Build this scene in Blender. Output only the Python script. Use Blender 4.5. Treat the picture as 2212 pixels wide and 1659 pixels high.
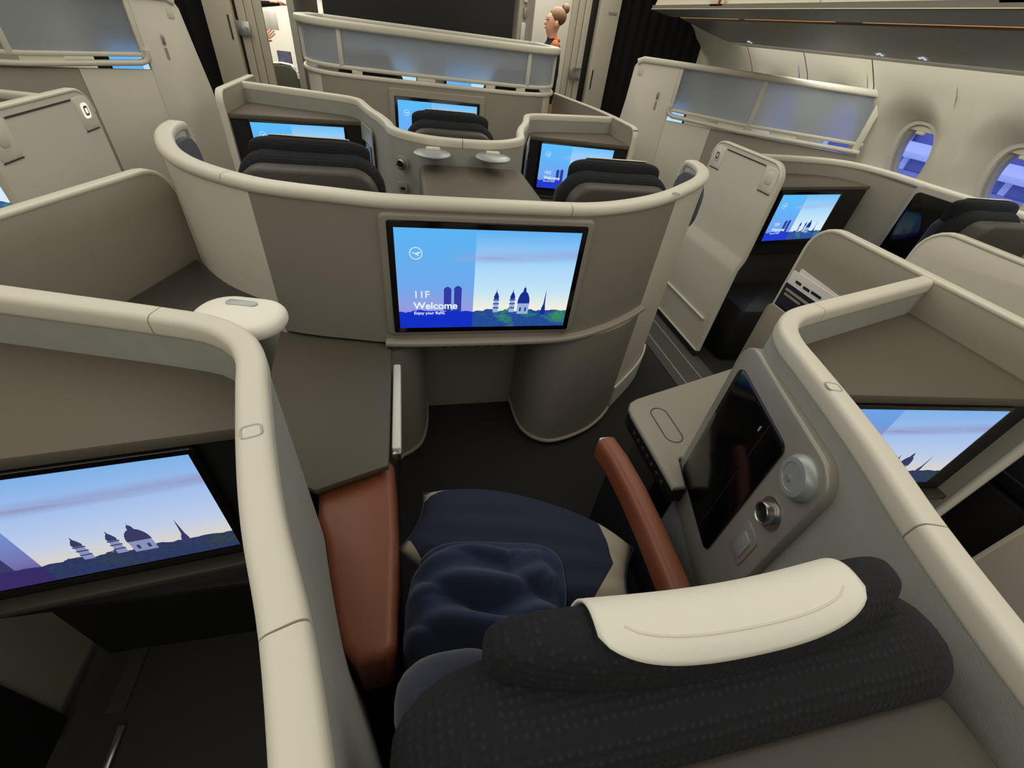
import bpy, bmesh, math, random
from mathutils import Vector, Matrix
random.seed(7)
S = bpy.context.scene
for o in list(bpy.data.objects): bpy.data.objects.remove(o)
COL = S.collection

# ------------------------------------------------------------------ camera, world, lights, exposure
cam_d = bpy.data.cameras.new('camera'); cam = bpy.data.objects.new('camera', cam_d); COL.objects.link(cam)
cam_d.sensor_width = 36.0; cam_d.lens = 14.955; cam_d.clip_start = 0.01
RT = Vector((0.9751, -0.1943, 0.1066)); DN = Vector((-0.0461, -0.6482, -0.7600)); FW = Vector((0.2167, 0.7362, -0.6411))
cam.matrix_world = Matrix(((RT.x, -DN.x, -FW.x, -0.26), (RT.y, -DN.y, -FW.y, 0.0), (RT.z, -DN.z, -FW.z, 1.55), (0, 0, 0, 1)))
S.camera = cam
S.view_settings.view_transform = 'Standard'; S.view_settings.look = 'None'
S.view_settings.gamma = 1.0; S.view_settings.use_curve_mapping = False
S.view_settings.exposure = 0.0

W = bpy.data.worlds.new('World'); S.world = W; W.use_nodes = True
bg = W.node_tree.nodes['Background']; bg.inputs[0].default_value = (0.52, 0.57, 0.88, 1); bg.inputs[1].default_value = 1.5

def area(name, loc, rot, sx, sy, power, col):
    d = bpy.data.lights.new(name, 'AREA'); d.shape = 'RECTANGLE'; d.size = sx; d.size_y = sy; d.energy = power; d.color = col
    o = bpy.data.objects.new(name, d); COL.objects.link(o); o.location = loc; o.rotation_euler = rot
    return o
WARM = (1.0, 0.962, 0.865)
area('ceiling_cove_light', (1.05, 0.9, 2.375), (0, 0, 0), 1.3, 9.0, 52, WARM)
area('ceiling_cove_light', (-1.25, 0.9, 2.375), (0, 0, 0), 1.5, 9.0, 56, WARM)
area('sidewall_wash_light', (2.44, 1.6, 1.62), (0, math.radians(-30), 0), 0.05, 5.2, 13, (1.0, 0.98, 0.88))
area('forward_cabin_light', (-1.9, 6.9, 2.3), (0, 0, 0), 1.4, 2.8, 90, (1.0, 0.95, 0.86))
area('galley_light', (1.55, 6.3, 2.25), (0, 0, 0), 1.0, 1.2, 26, (1.0, 0.95, 0.84))

# ------------------------------------------------------------------ materials
MATS = {}
def lin(c): return tuple(((v / 255.0) / 12.92 if v / 255.0 <= 0.04045 else ((v / 255.0 + 0.055) / 1.055) ** 2.4) for v in c) + (1.0,)
def mat(name, rgb, rough=0.5, metal=0.0, var=0.06, vscale=6.0, bump=0.0, bscale=300.0, spec=0.5, coat=0.0, sheen=0.0, kind='noise'):
    m = bpy.data.materials.new(name); m.use_nodes = True; nt = m.node_tree; b = nt.nodes['Principled BSDF']
    b.inputs['Roughness'].default_value = rough; b.inputs['Metallic'].default_value = metal
    b.inputs['Specular IOR Level'].default_value = spec; b.inputs['Coat Weight'].default_value = coat
    b.inputs['Sheen Weight'].default_value = sheen
    c = lin(rgb); tc = nt.nodes.new('ShaderNodeTexCoord')
    nz = nt.nodes.new('ShaderNodeTexNoise'); nz.inputs['Scale'].default_value = vscale; nz.inputs['Detail'].default_value = 4
    nt.links.new(tc.outputs['Object'], nz.inputs['Vector'])
    mx = nt.nodes.new('ShaderNodeMix'); mx.data_type = 'RGBA'
    mx.inputs[6].default_value = tuple(v * (1 - var) for v in c[:3]) + (1,); mx.inputs[7].default_value = tuple(min(1, v * (1 + var)) for v in c[:3]) + (1,)
    nt.links.new(nz.outputs['Fac'], mx.inputs[0]); nt.links.new(mx.outputs[2], b.inputs['Base Color'])
    if bump:
        if kind == 'knit':
            t = nt.nodes.new('ShaderNodeTexVoronoi'); t.inputs['Scale'].default_value = bscale; t.inputs['Randomness'].default_value = 0.25; out = t.outputs['Distance']
        else:
            t = nt.nodes.new('ShaderNodeTexNoise'); t.inputs['Scale'].default_value = bscale; t.inputs['Detail'].default_value = 3; out = t.outputs['Fac']
        nt.links.new(tc.outputs['Object'], t.inputs['Vector'])
        bp = nt.nodes.new('ShaderNodeBump'); bp.inputs['Strength'].default_value = bump; bp.inputs['Distance'].default_value = 0.002
        if kind == 'knit': bp.invert = True
        nt.links.new(out, bp.inputs['Height']); nt.links.new(bp.outputs['Normal'], b.inputs['Normal'])
        if kind == 'knit':
            rp = nt.nodes.new('ShaderNodeValToRGB'); rp.color_ramp.elements[0].position = 0.10; rp.color_ramp.elements[1].position = 0.34
            rp.color_ramp.elements[0].color = tuple(min(1, v * 2.6 + 0.005) for v in c[:3]) + (1,); rp.color_ramp.elements[1].color = c
            nt.links.new(out, rp.inputs[0]); nt.links.new(rp.outputs[0], b.inputs['Base Color'])
    MATS[name] = m; return m
def emis(name, rgb, strength=1.0):
    m = bpy.data.materials.new(name); m.use_nodes = True; nt = m.node_tree; nt.nodes.remove(nt.nodes['Principled BSDF'])
    e = nt.nodes.new('ShaderNodeEmission'); e.inputs[0].default_value = lin(rgb); e.inputs[1].default_value = strength
    nt.links.new(e.outputs[0], nt.nodes['Material Output'].inputs[0]); MATS[name] = m; return m

mat('lamp_white', (244, 240, 226), 0.4, var=0.01)
mat('cream', (222, 217, 200), 0.45, bump=0.05, bscale=700, var=0.02)
mat('cream_panel', (226, 220, 204), 0.5, bump=0.05, bscale=700, var=0.02)
mat('taupe_panel', (163, 156, 142), 0.55, bump=0.08, bscale=600, var=0.03)
mat('shell_grey', (149, 143, 131), 0.55, bump=0.08, bscale=700, var=0.03)
mat('felt_grey', (162, 161, 153), 0.9, bump=0.35, bscale=500, var=0.08, vscale=30)
mat('shelf_olive', (94, 88, 74), 0.6, bump=0.08, bscale=500, var=0.03)
mat('dark_table', (62, 58, 51), 0.4, var=0.04)
mat('dark_trim', (52, 50, 46), 0.5)
mat('soft_black', (22, 22, 23), 0.5)
mat('gloss_black', (9, 9, 10), 0.12, var=0.0)
mat('silver_panel', (166, 161, 150), 0.35, metal=0.25, bump=0.03, bscale=800, var=0.02)
mat('metal', (185, 183, 178), 0.25, metal=0.9, var=0.02)
mat('dial_grey', (172, 177, 176), 0.3, metal=0.2, var=0.02)
mat('leather', (136, 78, 52), 0.42, bump=0.12, bscale=260, var=0.08, vscale=9)
mat('knit_navy', (10, 12, 20), 0.85, bump=1.0, bscale=120, kind='knit')
mat('fabric_navy', (32, 37, 56), 0.9, bump=0.2, bscale=500, sheen=0.2)
mat('blanket_navy', (30, 43, 74), 0.92, bump=0.25, bscale=350, sheen=0.15)
mat('seat_plate', (72, 67, 58), 0.55, var=0.03)
mat('white_cloth', (240, 236, 222), 0.85, bump=0.15, bscale=400, var=0.02)
mat('carpet', (42, 41, 39), 0.95, bump=0.8, bscale=420, var=0.35, vscale=160)
mat('aisle_carpet', (84, 82, 78), 0.95, bump=0.8, bscale=420, var=0.3, vscale=160)
mat('curtain_black', (11, 11, 13), 0.9, var=0.15, vscale=3)
mat('wall_white', (214, 210, 192), 0.55, var=0.015)
mat('bin_cream', (226, 217, 190), 0.45, var=0.015)
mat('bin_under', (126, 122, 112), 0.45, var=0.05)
mat('ceiling_white', (215, 212, 200), 0.7, var=0.02)
mat('column_beige', (202, 194, 174), 0.5, var=0.03)
mat('grey_wall', (170, 166, 156), 0.6, var=0.03)
mat('red', (150, 40, 36), 0.5)
mat('pad_blue', (96, 98, 112), 0.85, bump=0.3, bscale=400)
mat('skin', (214, 160, 132), 0.55, var=0.05)
mat('hair', (120, 88, 62), 0.6, var=0.3, vscale=40)
mat('uniform', (18, 19, 26), 0.85)
mat('scarf', (206, 110, 58), 0.7, var=0.4, vscale=40)
mat('paper', (236, 234, 228), 0.8)
mat('brochure_blue', (26, 30, 58), 0.4)
mat('galley_white', (244, 240, 230), 0.5, var=0.01)
mat('green_seat', (84, 86, 72), 0.6)
mat('concrete_blue', (150, 156, 200), 0.8)
mat('steel_blue', (112, 122, 176), 0.6)
mat('white_steel', (205, 215, 240), 0.6)
mat('line_dark', (70, 67, 60), 0.6)
emis('amber_strip', (242, 168, 96), 0.95)
emis('reading_led', (190, 215, 225), 0.9)
emis('badge_lit', (255, 244, 222), 1.0)
emis('text_white', (226, 240, 252), 1.0)
emis('sky_dark', (24, 50, 150), 0.9)
emis('sky_tower', (52, 62, 168), 0.9)
emis('sky_pale', (160, 185, 228), 0.9)
emis('sky_dim', (62, 66, 110), 0.8)
emis('sky_dimpale', (150, 160, 205), 0.8)
emis('lamp_soft', (255, 246, 226), 0.9)

def glassy(name, rgb, rough, ior=1.12):
    m = bpy.data.materials.new(name); m.use_nodes = True; nt = m.node_tree; b = nt.nodes['Principled BSDF']
    b.inputs['Base Color'].default_value = lin(rgb); b.inputs['Roughness'].default_value = rough
    b.inputs['Transmission Weight'].default_value = 1.0; b.inputs['IOR'].default_value = ior
    MATS[name] = m; return m
def frosted(name):
    m = bpy.data.materials.new(name); m.use_nodes = True; nt = m.node_tree; b = nt.nodes['Principled BSDF']
    b.inputs['Base Color'].default_value = lin((214, 222, 232)); b.inputs['Roughness'].default_value = 0.42
    b.inputs['Transmission Weight'].default_value = 1.0; b.inputs['IOR'].default_value = 1.25
    d = nt.nodes.new('ShaderNodeBsdfDiffuse'); d.inputs[0].default_value = lin((212, 214, 218))
    t = nt.nodes.new('ShaderNodeBsdfTranslucent'); t.inputs[0].default_value = lin((214, 220, 228))
    m1 = nt.nodes.new('ShaderNodeMixShader'); m1.inputs[0].default_value = 0.45; nt.links.new(d.outputs[0], m1.inputs[1]); nt.links.new(t.outputs[0], m1.inputs[2])
    m2 = nt.nodes.new('ShaderNodeMixShader'); m2.inputs[0].default_value = 0.60
    nt.links.new(m1.outputs[0], m2.inputs[1]); nt.links.new(b.outputs[0], m2.inputs[2]); nt.links.new(m2.outputs[0], nt.nodes['Material Output'].inputs[0])
    MATS[name] = m
frosted('frosted')
glassy('pane_glass', (225, 230, 250), 0.02, 1.02)

def display_mat(name, sky, left, haze, trees_l, trees_r1, trees_r2, strength):
    """the welcome picture shown on a screen: sky, tinted left part, cloud streak, tree line"""
    m = bpy.data.materials.new(name); m.use_nodes = True; nt = m.node_tree; nt.nodes.remove(nt.nodes['Principled BSDF'])
    L = nt.links.new; new = nt.nodes.new
    uv = new('ShaderNodeTexCoord'); sp = new('ShaderNodeSeparateXYZ'); L(uv.outputs['UV'], sp.inputs[0])
    def ramp(stops):
        r = new('ShaderNodeValToRGB'); e = r.color_ramp.elements
        e[0].position, e[0].color = stops[0][0], lin(stops[0][1]); e[1].position, e[1].color = stops[-1][0], lin(stops[-1][1])
        for p, c in stops[1:-1]:
            x = e.new(p); x.color = lin(c)
        L(sp.outputs[1], r.inputs[0]); return r
    def math_(op, a, b_):
        n = new('ShaderNodeMath'); n.operation = op
        for i, v in enumerate((a, b_)):
            if isinstance(v, (int, float)): n.inputs[i].default_value = v
            else: L(v, n.inputs[i])
        return n.outputs[0]
    def mix(f, a, b_):
        n = new('ShaderNodeMix'); n.data_type = 'RGBA'
        if isinstance(f, (int, float)): n.inputs[0].default_value = f
        else: L(f, n.inputs[0])
        for i, v in ((6, a), (7, b_)):
            if isinstance(v, tuple): n.inputs[i].default_value = v
            else: L(v, n.inputs[i])
        return n.outputs[2]
    rs = ramp(sky); rl = ramp(left)
    isl = math_('LESS_THAN', sp.outputs[0], 0.42)
    # cloud streaks
    mp = new('ShaderNodeMapping'); mp.inputs['Scale'].default_value = (1.6, 16, 1); L(uv.outputs['UV'], mp.inputs[0])
    nz = new('ShaderNodeTexNoise'); nz.inputs['Scale'].default_value = 1.0; nz.inputs['Detail'].default_value = 5; nz.inputs['Distortion'].default_value = 0.6; L(mp.outputs[0], nz.inputs[0])
    slope = math_('ADD', sp.outputs[1], math_('MULTIPLY', sp.outputs[0], -0.06))
    band = math_('SUBTRACT', 1.0, math_('MULTIPLY', math_('ABSOLUTE', math_('SUBTRACT', slope, 0.72), 0), 13.0))
    band = math_('MAXIMUM', band, 0.0)
    right = math_('MINIMUM', math_('MAXIMUM', math_('MULTIPLY', math_('SUBTRACT', sp.outputs[0], 0.25), 4.0), 0.0), 1.0)
    cl = math_('MULTIPLY', math_('MULTIPLY', band, right), math_('MULTIPLY', nz.outputs['Fac'], 1.5))
    cl = math_('MINIMUM', cl, 0.85)
    c = mix(isl, rs.outputs[0], rl.outputs[0]); c = mix(cl, c, lin(haze))
    # tree line
    t1 = new('ShaderNodeTexNoise'); t1.inputs['Scale'].default_value = 11; t1.inputs['Detail'].default_value = 6; L(uv.outputs['UV'], t1.inputs[0])
    edge = math_('ADD', 0.115, math_('MULTIPLY', t1.outputs['Fac'], 0.15))
    ist = math_('LESS_THAN', sp.outputs[1], edge)
    t2 = new('ShaderNodeTexNoise'); t2.inputs['Scale'].default_value = 5.5; t2.inputs['Detail'].default_value = 2; L(uv.outputs['UV'], t2.inputs[0])
    t3 = new('ShaderNodeTexNoise'); t3.inputs['Scale'].default_value = 60; t3.inputs['Detail'].default_value = 3; L(uv.outputs['UV'], t3.inputs[0])
    r2 = new('ShaderNodeValToRGB'); r2.color_ramp.elements[0].position = 0.52; r2.color_ramp.elements[1].position = 0.62
    r2.color_ramp.elements[0].color = lin(trees_r1); r2.color_ramp.elements[1].color = lin(trees_r2); L(t2.outputs['Fac'], r2.inputs[0])
    tr = mix(math_('MULTIPLY', t3.outputs['Fac'], 0.8), r2.outputs[0], lin(tuple(int(v * 0.45) for v in trees_r1)))
    tc = mix(isl, tr, lin(trees_l)); c = mix(ist, c, tc)
    e = new('ShaderNodeEmission'); L(c, e.inputs[0]); e.inputs[1].default_value = strength
    L(e.outputs[0], nt.nodes['Material Output'].inputs[0]); MATS[name] = m
display_mat('display_main', [(0.0, (240, 236, 220)), (0.22, (240, 238, 222)), (0.40, (196, 228, 246)), (0.66, (168, 214, 248)), (1.0, (96, 176, 242))],
            [(0.0, (150, 150, 215)), (0.25, (146, 158, 222)), (0.45, (112, 168, 236)), (0.7, (102, 174, 238)), (1.0, (92, 180, 244))],
            (150, 165, 215), (20, 48, 196), (44, 92, 178), (70, 168, 110), 1.0)
display_mat('display_small', [(0.0, (222, 234, 246)), (0.3, (214, 236, 250)), (0.66, (172, 218, 250)), (1.0, (110, 190, 250))],
            [(0.0, (96, 140, 226)), (0.3, (112, 166, 240)), (0.7, (98, 180, 248)), (1.0, (92, 188, 252))],
            (160, 190, 235), (36, 60, 205), (60, 100, 190), (80, 150, 150), 1.0)
display_mat('display_angled', [(0.0, (226, 216, 206)), (0.22, (222, 218, 214)), (0.40, (196, 212, 240)), (0.66, (172, 200, 244)), (1.0, (132, 184, 240))],
            [(0.0, (70, 52, 112)), (0.25, (120, 120, 180)), (0.6, (120, 150, 220)), (1.0, (112, 168, 236))],
            (150, 152, 196), (58, 46, 104), (58, 72, 120), (62, 84, 92), 0.92)

# ------------------------------------------------------------------ mesh helpers
def finish(bm, name, m, parent=None, smooth=40):
    bmesh.ops.remove_doubles(bm, verts=bm.verts, dist=1e-6)
    bmesh.ops.recalc_face_normals(bm, faces=bm.faces)
    me = bpy.data.meshes.new(name); bm.to_mesh(me); bm.free()
    return link(me, name, m, parent, smooth)
def link(me, name, m, parent=None, smooth=40):
    if parent is not None:
        me.transform(WM[parent.name].inverted())
    o = bpy.data.objects.new(name, me); COL.objects.link(o)
    if m: me.materials.append(MATS[m])
    if smooth:
        me.shade_smooth(); me.set_sharp_from_angle(angle=math.radians(smooth))
    if parent is not None: o.parent = parent
    WM[o.name] = WM[parent.name] if parent is not None else Matrix.Identity(4)
    return o
WM = {}
def thing(name, label, cat, loc=(0, 0, 0), rz=0.0, group=None):
    o = bpy.data.objects.new(name, None); COL.objects.link(o); o.empty_display_size = 0.1
    o.location = loc; o.rotation_euler = (0, 0, rz); o['label'] = label; o['category'] = cat
    if group: o['group'] = group
    WM[o.name] = Matrix.Translation(Vector(loc)) @ Matrix.Rotation(rz, 4, 'Z'); return o
def struct(o, label=None, cat=None):
    o['kind'] = 'structure'
    if label: o['label'] = label
    if cat: o['category'] = cat
    return o
def tag(o, label, cat, group=None):
    o['label'] = label; o['category'] = cat
    if group: o['group'] = group
    return o
def lsp(a, b, n): return [a + (b - a) * i / n for i in range(n + 1)]
def cr(pts, n=6):
    """Catmull-Rom through points"""
    P = [Vector(p) for p in pts]; out = []
    for i in range(len(P) - 1):
        a = P[max(i - 1, 0)]; b = P[i]; c = P[i + 1]; d = P[min(i + 2, len(P) - 1)]
        for k in range(n):
            t = k / n
            out.append(0.5 * ((2 * b) + (c - a) * t + (2 * a - 5 * b + 4 * c - d) * t * t + (3 * b - a - 3 * c + d) * t ** 3))
    out.append(P[-1]); return out
def rrect(w, h, r, n=5):
    out = []
    for cx, cy, a0 in ((w / 2 - r, h / 2 - r, 0), (-w / 2 + r, h / 2 - r, 90), (-w / 2 + r, -h / 2 + r, 180), (w / 2 - r, -h / 2 + r, 270)):
        for k in range(n + 1):
            a = math.radians(a0 + 90 * k / n); out.append((cx + r * math.cos(a), cy + r * math.sin(a)))
    return out
def sweep(bm, path, prof, up=Vector((0, 0, 1)), caps=True, closed=False):
    """profile (u: right of travel, v: up) swept along path, parallel-transported frame"""
    P = [Vector(p) for p in path]; n = len(P); rings = []
    if closed: tg = [(P[(i + 1) % n] - P[i - 1]).normalized() for i in range(n)]
    else: tg = [(P[min(i + 1, n - 1)] - P[max(i - 1, 0)]).normalized() for i in range(n)]
    u = Vector(up)
    for i in range(n):
        t = tg[i]
        if i: u = tg[i - 1].rotation_difference(t) @ u
        if abs(t.z) < 1e-4: u = Vector((0, 0, 1)) if Vector(up).z > 0.5 else u
        s = t.cross(u).normalized(); v = s.cross(t).normalized()
        rings.append([bm.verts.new(P[i] + s * a + v * b) for a, b in prof])
    m = len(prof)
    rng = range(n if closed else n - 1)
    for i in rng:
        A = rings[i]; B = rings[(i + 1) % n]
        for j in range(m): bm.faces.new((A[j], A[(j + 1) % m], B[(j + 1) % m], B[j]))
    if caps and not closed:
        bm.faces.new(rings[0]); bm.faces.new(list(reversed(rings[-1])))
def wall(bm, plan, z0, z1, th, off=0.0):
    """vertical wall along plan points; thickness th to the LEFT of travel, off shifts right"""
    prof = [(off, 0), (off - th, 0), (off - th, z1 - z0), (off, z1 - z0)]
    sweep(bm, [(p[0], p[1], z0) for p in plan], prof)
def prism(bm, poly, z0, z1, bev=0.0, seg=3):
    puff(bm, [(p[0], p[1]) for p in poly], z1 - z0, bev, seg, lambda a, b, d: Vector((a, b, z0 + d)))
def area2(o): return sum(o[i - 1][0] * o[i][1] - o[i][0] * o[i - 1][1] for i in range(len(o)))
def inset(o, d):
    n = len(o); out = []; s = 1 if area2(o) > 0 else -1
    for i in range(n):
        a = Vector(o[i - 1]); b = Vector(o[i]); c = Vector(o[(i + 1) % n])
        e1 = (b - a); e2 = (c - b)
        if e1.length < 1e-9: e1 = e2
        if e2.length < 1e-9: e2 = e1
        e1.normalize(); e2.normalize()
        n1 = Vector((-e1.y, e1.x)); n2 = Vector((-e2.y, e2.x)); nn = n1 + n2
        if nn.length < 1e-6: nn = n1.copy()
        nn.normalize(); k = max(0.5, nn.dot(n1)); p = b + nn * (s * d / k); out.append((p.x, p.y))
    return out
def puff(bm, outline, depth, r, seg, fn, crown=0.0, both=True):
    """solid from outline, rounded at both faces; fn maps (a, b, depth) to a point"""
    o = list(outline)
    if len(o) > 1 and (Vector(o[0]) - Vector(o[-1])).length < 1e-7: o.pop()
    lev = []
    if r > 0:
        if both: lev += [(r * (1 - math.sin(math.pi / 2 * k / seg)), r * (1 - math.cos(math.pi / 2 * k / seg))) for k in range(seg)]
        else: lev += [(0, 0)]
        lev += [(0, r)] if both else []
        lev += [(r * (1 - math.cos(math.pi / 2 * k / seg)), depth - r + r * math.sin(math.pi / 2 * k / seg)) for k in range(seg + 1)]
    else: lev = [(0, 0), (0, depth)]
    rings = []
    for ins, d in lev:
        oo = inset(o, ins) if ins > 1e-9 else o
        rings.append([bm.verts.new(fn(a, b, d)) for a, b in oo])
    m = len(o)
    for A, B in zip(rings, rings[1:]):
        for j in range(m): bm.faces.new((A[j], A[(j + 1) % m], B[(j + 1) % m], B[j]))
    bm.faces.new(list(reversed(rings[0])))
    if crown:
        oo = inset(o, lev[-1][0]); cx = sum(p[0] for p in oo) / m; cy = sum(p[1] for p in oo) / m; prev = rings[-1]
        for t in (0.75, 0.5, 0.25):
            cur = [bm.verts.new(fn(cx + (a - cx) * t, cy + (b - cy) * t, depth + crown * (1 - t * t))) for a, b in oo]
            for j in range(m): bm.faces.new((prev[j], prev[(j + 1) % m], cur[(j + 1) % m], cur[j]))
            prev = cur
        bm.faces.new(prev)
    else: bm.faces.new(rings[-1])
def box(bm, c, s, bev=0.0, rz=0.0, seg=2):
    M = Matrix.Translation(Vector(c)) @ Matrix.Rotation(rz, 4, 'Z')
    w, d, h = s; bev = min(bev, min(s) * 0.49)
    puff(bm, rrect(w, d, max(bev, 1e-4), 3) if bev > 0 else [(w / 2, d / 2), (-w / 2, d / 2), (-w / 2, -d / 2), (w / 2, -d / 2)],
         h, bev, seg, lambda a, b, z: M @ Vector((a, b, z - h / 2)))
def lathe(bm, c, prof, n=32, axis='Z', rot=None):
    """prof: (radius, height)"""
    R = rot or Matrix.Identity(3); rings = []
    for r, h in prof:
        rings.append([bm.verts.new(Vector(c) + R @ Vector((r * math.cos(2 * math.pi * k / n), r * math.sin(2 * math.pi * k / n), h))) for k in range(n)])
    for A, B in zip(rings, rings[1:]):
        for j in range(n): bm.faces.new((A[j], A[(j + 1) % n], B[(j + 1) % n], B[j]))
    bm.faces.new(list(reversed(rings[0]))); bm.faces.new(rings[-1])
def frame_fn(org, ax, nrm):
    """map (a along ax, b up, d along normal)"""
    org = Vector(org); ax = Vector(ax).normalized(); nrm = Vector(nrm).normalized()
    return lambda a, b, d: org + ax * a + Vector((0, 0, 1)) * b + nrm * d
def plate(name, m, parent, fn, outline, depth, r=0.003, seg=2, crown=0.0, smooth=40):
    bm = bmesh.new(); puff(bm, outline, depth, r, seg, fn, crown); return finish(bm, name, m, parent, smooth)
def shift(o, dx, dy): return [(a + dx, b + dy) for a, b in o]
def bx(name, m, parent, c, s, bev=0.0, rz=0.0):
    bm = bmesh.new(); box(bm, c, s, bev, rz); return finish(bm, name, m, parent)
def sw(name, m, parent, path, prof, up=(0, 0, 1), closed=False):
    bm = bmesh.new(); sweep(bm, path, prof, Vector(up), True, closed); return finish(bm, name, m, parent)
def wl(name, m, parent, plan, z0, z1, th, off=0.0):
    bm = bmesh.new(); wall(bm, plan, z0, z1, th, off); return finish(bm, name, m, parent)
def pr(name, m, parent, poly, z0, z1, bev=0.004, seg=2):
    bm = bmesh.new(); prism(bm, poly, z0, z1, bev, seg); return finish(bm, name, m, parent)
def ln(name, m, parent, c, prof, rot=None, n=32):
    bm = bmesh.new(); lathe(bm, c, prof, n, rot=rot); return finish(bm, name, m, parent)
def text_mesh(name, body, size, m, parent, mw, bold=0.0):
    cu = bpy.data.curves.new('t', 'FONT'); cu.body = body; cu.size = size; cu.offset = bold
    ob = bpy.data.objects.new('t', cu); COL.objects.link(ob)
    dg = bpy.context.evaluated_depsgraph_get(); me = bpy.data.meshes.new_from_object(ob.evaluated_get(dg))
    bpy.data.objects.remove(ob); me.name = name
    me.materials.clear(); me.transform(mw)
    return link(me, name, m, parent, 0)
def facing(n):
    """rotation taking +Z to n"""
    return Vector((0, 0, 1)).rotation_difference(Vector(n).normalized()).to_matrix()

# ------------------------------------------------------------------ monitors
def poly_mesh(name, polys, m, parent, fn):
    bm = bmesh.new()
    for p, d in polys: bm.faces.new([bm.verts.new(fn(a, b, d)) for a, b in p])
    me = bpy.data.meshes.new(name); bm.to_mesh(me); bm.free(); return link(me, name, m, parent, 0)
def tower(u, w, v0, v1, asp):
    """onion-domed tower outline in screen units"""
    pts = [(u - w, v0), (u + w, v0), (u + w, v1)]
    for k in range(9):
        a = math.pi * k / 8; pts.append((u + w * 1.08 * math.cos(a), v1 + w * asp * 1.3 * math.sin(a)))
    return pts + [(u - w, v1)]
def monitor(name, label, c, ang, w, h, bez, number=None, mode='main', group=None, text=True, logo=True, depth=0.03):
    """c: centre of the display, viewer looks along +Y rotated by ang"""
    ax = Vector((math.cos(ang), math.sin(ang), 0)); nr = Vector((math.sin(ang), -math.cos(ang), 0))
    c = Vector(c); t = thing(name, label, 'screen', (c.x, c.y, c.z - h / 2 - bez), ang, group)
    f0 = frame_fn(c - nr * depth, ax, nr)
    plate('bezel', 'gloss_black', t, f0, rrect(w + 2 * bez, h + 2 * bez, 0.008), depth, 0.003)
    f = frame_fn(c - ax * w / 2 - Vector((0, 0, h / 2)) + nr * 0.0008, ax, nr)
    bm = bmesh.new(); uvl = bm.loops.layers.uv.new('UVMap')
    vs = [bm.verts.new(f(a * w, b * h, 0)) for a, b in ((0, 0), (1, 0), (1, 1), (0, 1))]; fc = bm.faces.new(vs)
    for lp, uv in zip(fc.loops, ((0, 0), (1, 0), (1, 1), (0, 1))): lp[uvl].uv = uv
    me = bpy.data.meshes.new('display'); bm.to_mesh(me); bm.free()
    d = link(me, 'display', {'main': 'display_main', 'small': 'display_small', 'angled': 'display_angled'}[mode], t, 0)
    g = lambda a, b, dd: f(a * w, b * h, dd)
    asp = w / h
    dark, twr, pale = ('sky_dim', 'sky_dim', 'sky_dimpale') if mode == 'angled' else ('sky_dark', 'sky_tower', 'sky_pale')
    # two onion-domed towers in the tinted part; church towers, dome and far spire in the clear part
    for u, v1 in ((0.272, 0.405), (0.330, 0.415)): poly_mesh('tower', [(tower(u, 0.021, 0.19, v1, asp), 0.0006)], twr, d, g)
    for u in (0.555, 0.652):
        poly_mesh('church_tower', [([(u - 0.016, 0.17), (u + 0.016, 0.17), (u + 0.013, 0.34), (u - 0.013, 0.34)], 0.0005)], pale, d, g)
        k = [([(u - 0.013, 0.32), (u + 0.013, 0.32), (u + 0.015, 0.345), (u + 0.008, 0.38), (u + 0.003, 0.395), (u, 0.43), (u - 0.003, 0.395), (u - 0.008, 0.38), (u - 0.015, 0.345)], 0.0006)]
        for v in (0.215, 0.262, 0.305): k.append(([(u - 0.018, v), (u + 0.018, v), (u + 0.018, v + 0.012), (u - 0.018, v + 0.012)], 0.0006))
        poly_mesh('tower_roof', k, dark, d, g)['kind'] = 'stuff'
    poly_mesh('church_drum', [([(0.686, 0.15), (0.756, 0.15), (0.756, 0.28), (0.686, 0.28)], 0.0005)], pale, d, g)
    dm = [(0.721 + 0.037 * math.cos(math.pi * k / 12), 0.27 + 0.135 * math.sin(math.pi * k / 12)) for k in range(13)]
    poly_mesh('church_dome', [(dm, 0.0006), ([(0.711, 0.395), (0.731, 0.395), (0.728, 0.435), (0.722, 0.45), (0.721, 0.485), (0.720, 0.45), (0.714, 0.435)], 0.0006)], dark, d, g)
    for u in (0.705, 0.737): poly_mesh('church_window', [([(u - 0.005, 0.18), (u + 0.005, 0.18), (u + 0.005, 0.225), (u - 0.005, 0.225)], 0.0006)], dark, d, g)
    poly_mesh('spire', [([(0.832, 0.14), (0.864, 0.14), (0.861, 0.22), (0.857, 0.26), (0.852, 0.43), (0.846, 0.26), (0.838, 0.22)], 0.0006)], dark, d, g)
    if logo:
        r = 0.034 * asp  # in height units
        ring = []; n = 28; ri = r * 0.88
        for k in range(n):
            a0 = 2 * math.pi * k / n; a1 = 2 * math.pi * (k + 1) / n
            q = lambda rr, a: (0.105 + rr * math.cos(a) / asp, 0.775 + rr * math.sin(a))
            ring.append(([q(ri, a0), q(r, a0), q(r, a1), q(ri, a1)], 0.0007))
        q = lambda x, y: (0.105 + x * r / asp, 0.775 + y * r)
        ring.append(([q(-0.82, 0.22), q(-0.15, -0.10), q(0.42, -0.42), q(0.50, -0.34), q(0.12, -0.02), q(-0.1, 0.06)], 0.0007))
        ring.append(([q(-0.05, -0.02), q(0.25, 0.18), q(0.72, 0.26), q(0.62, 0.02), q(0.30, -0.06)], 0.0007))
        poly_mesh('logo', ring, 'text_white', d, g)
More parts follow.
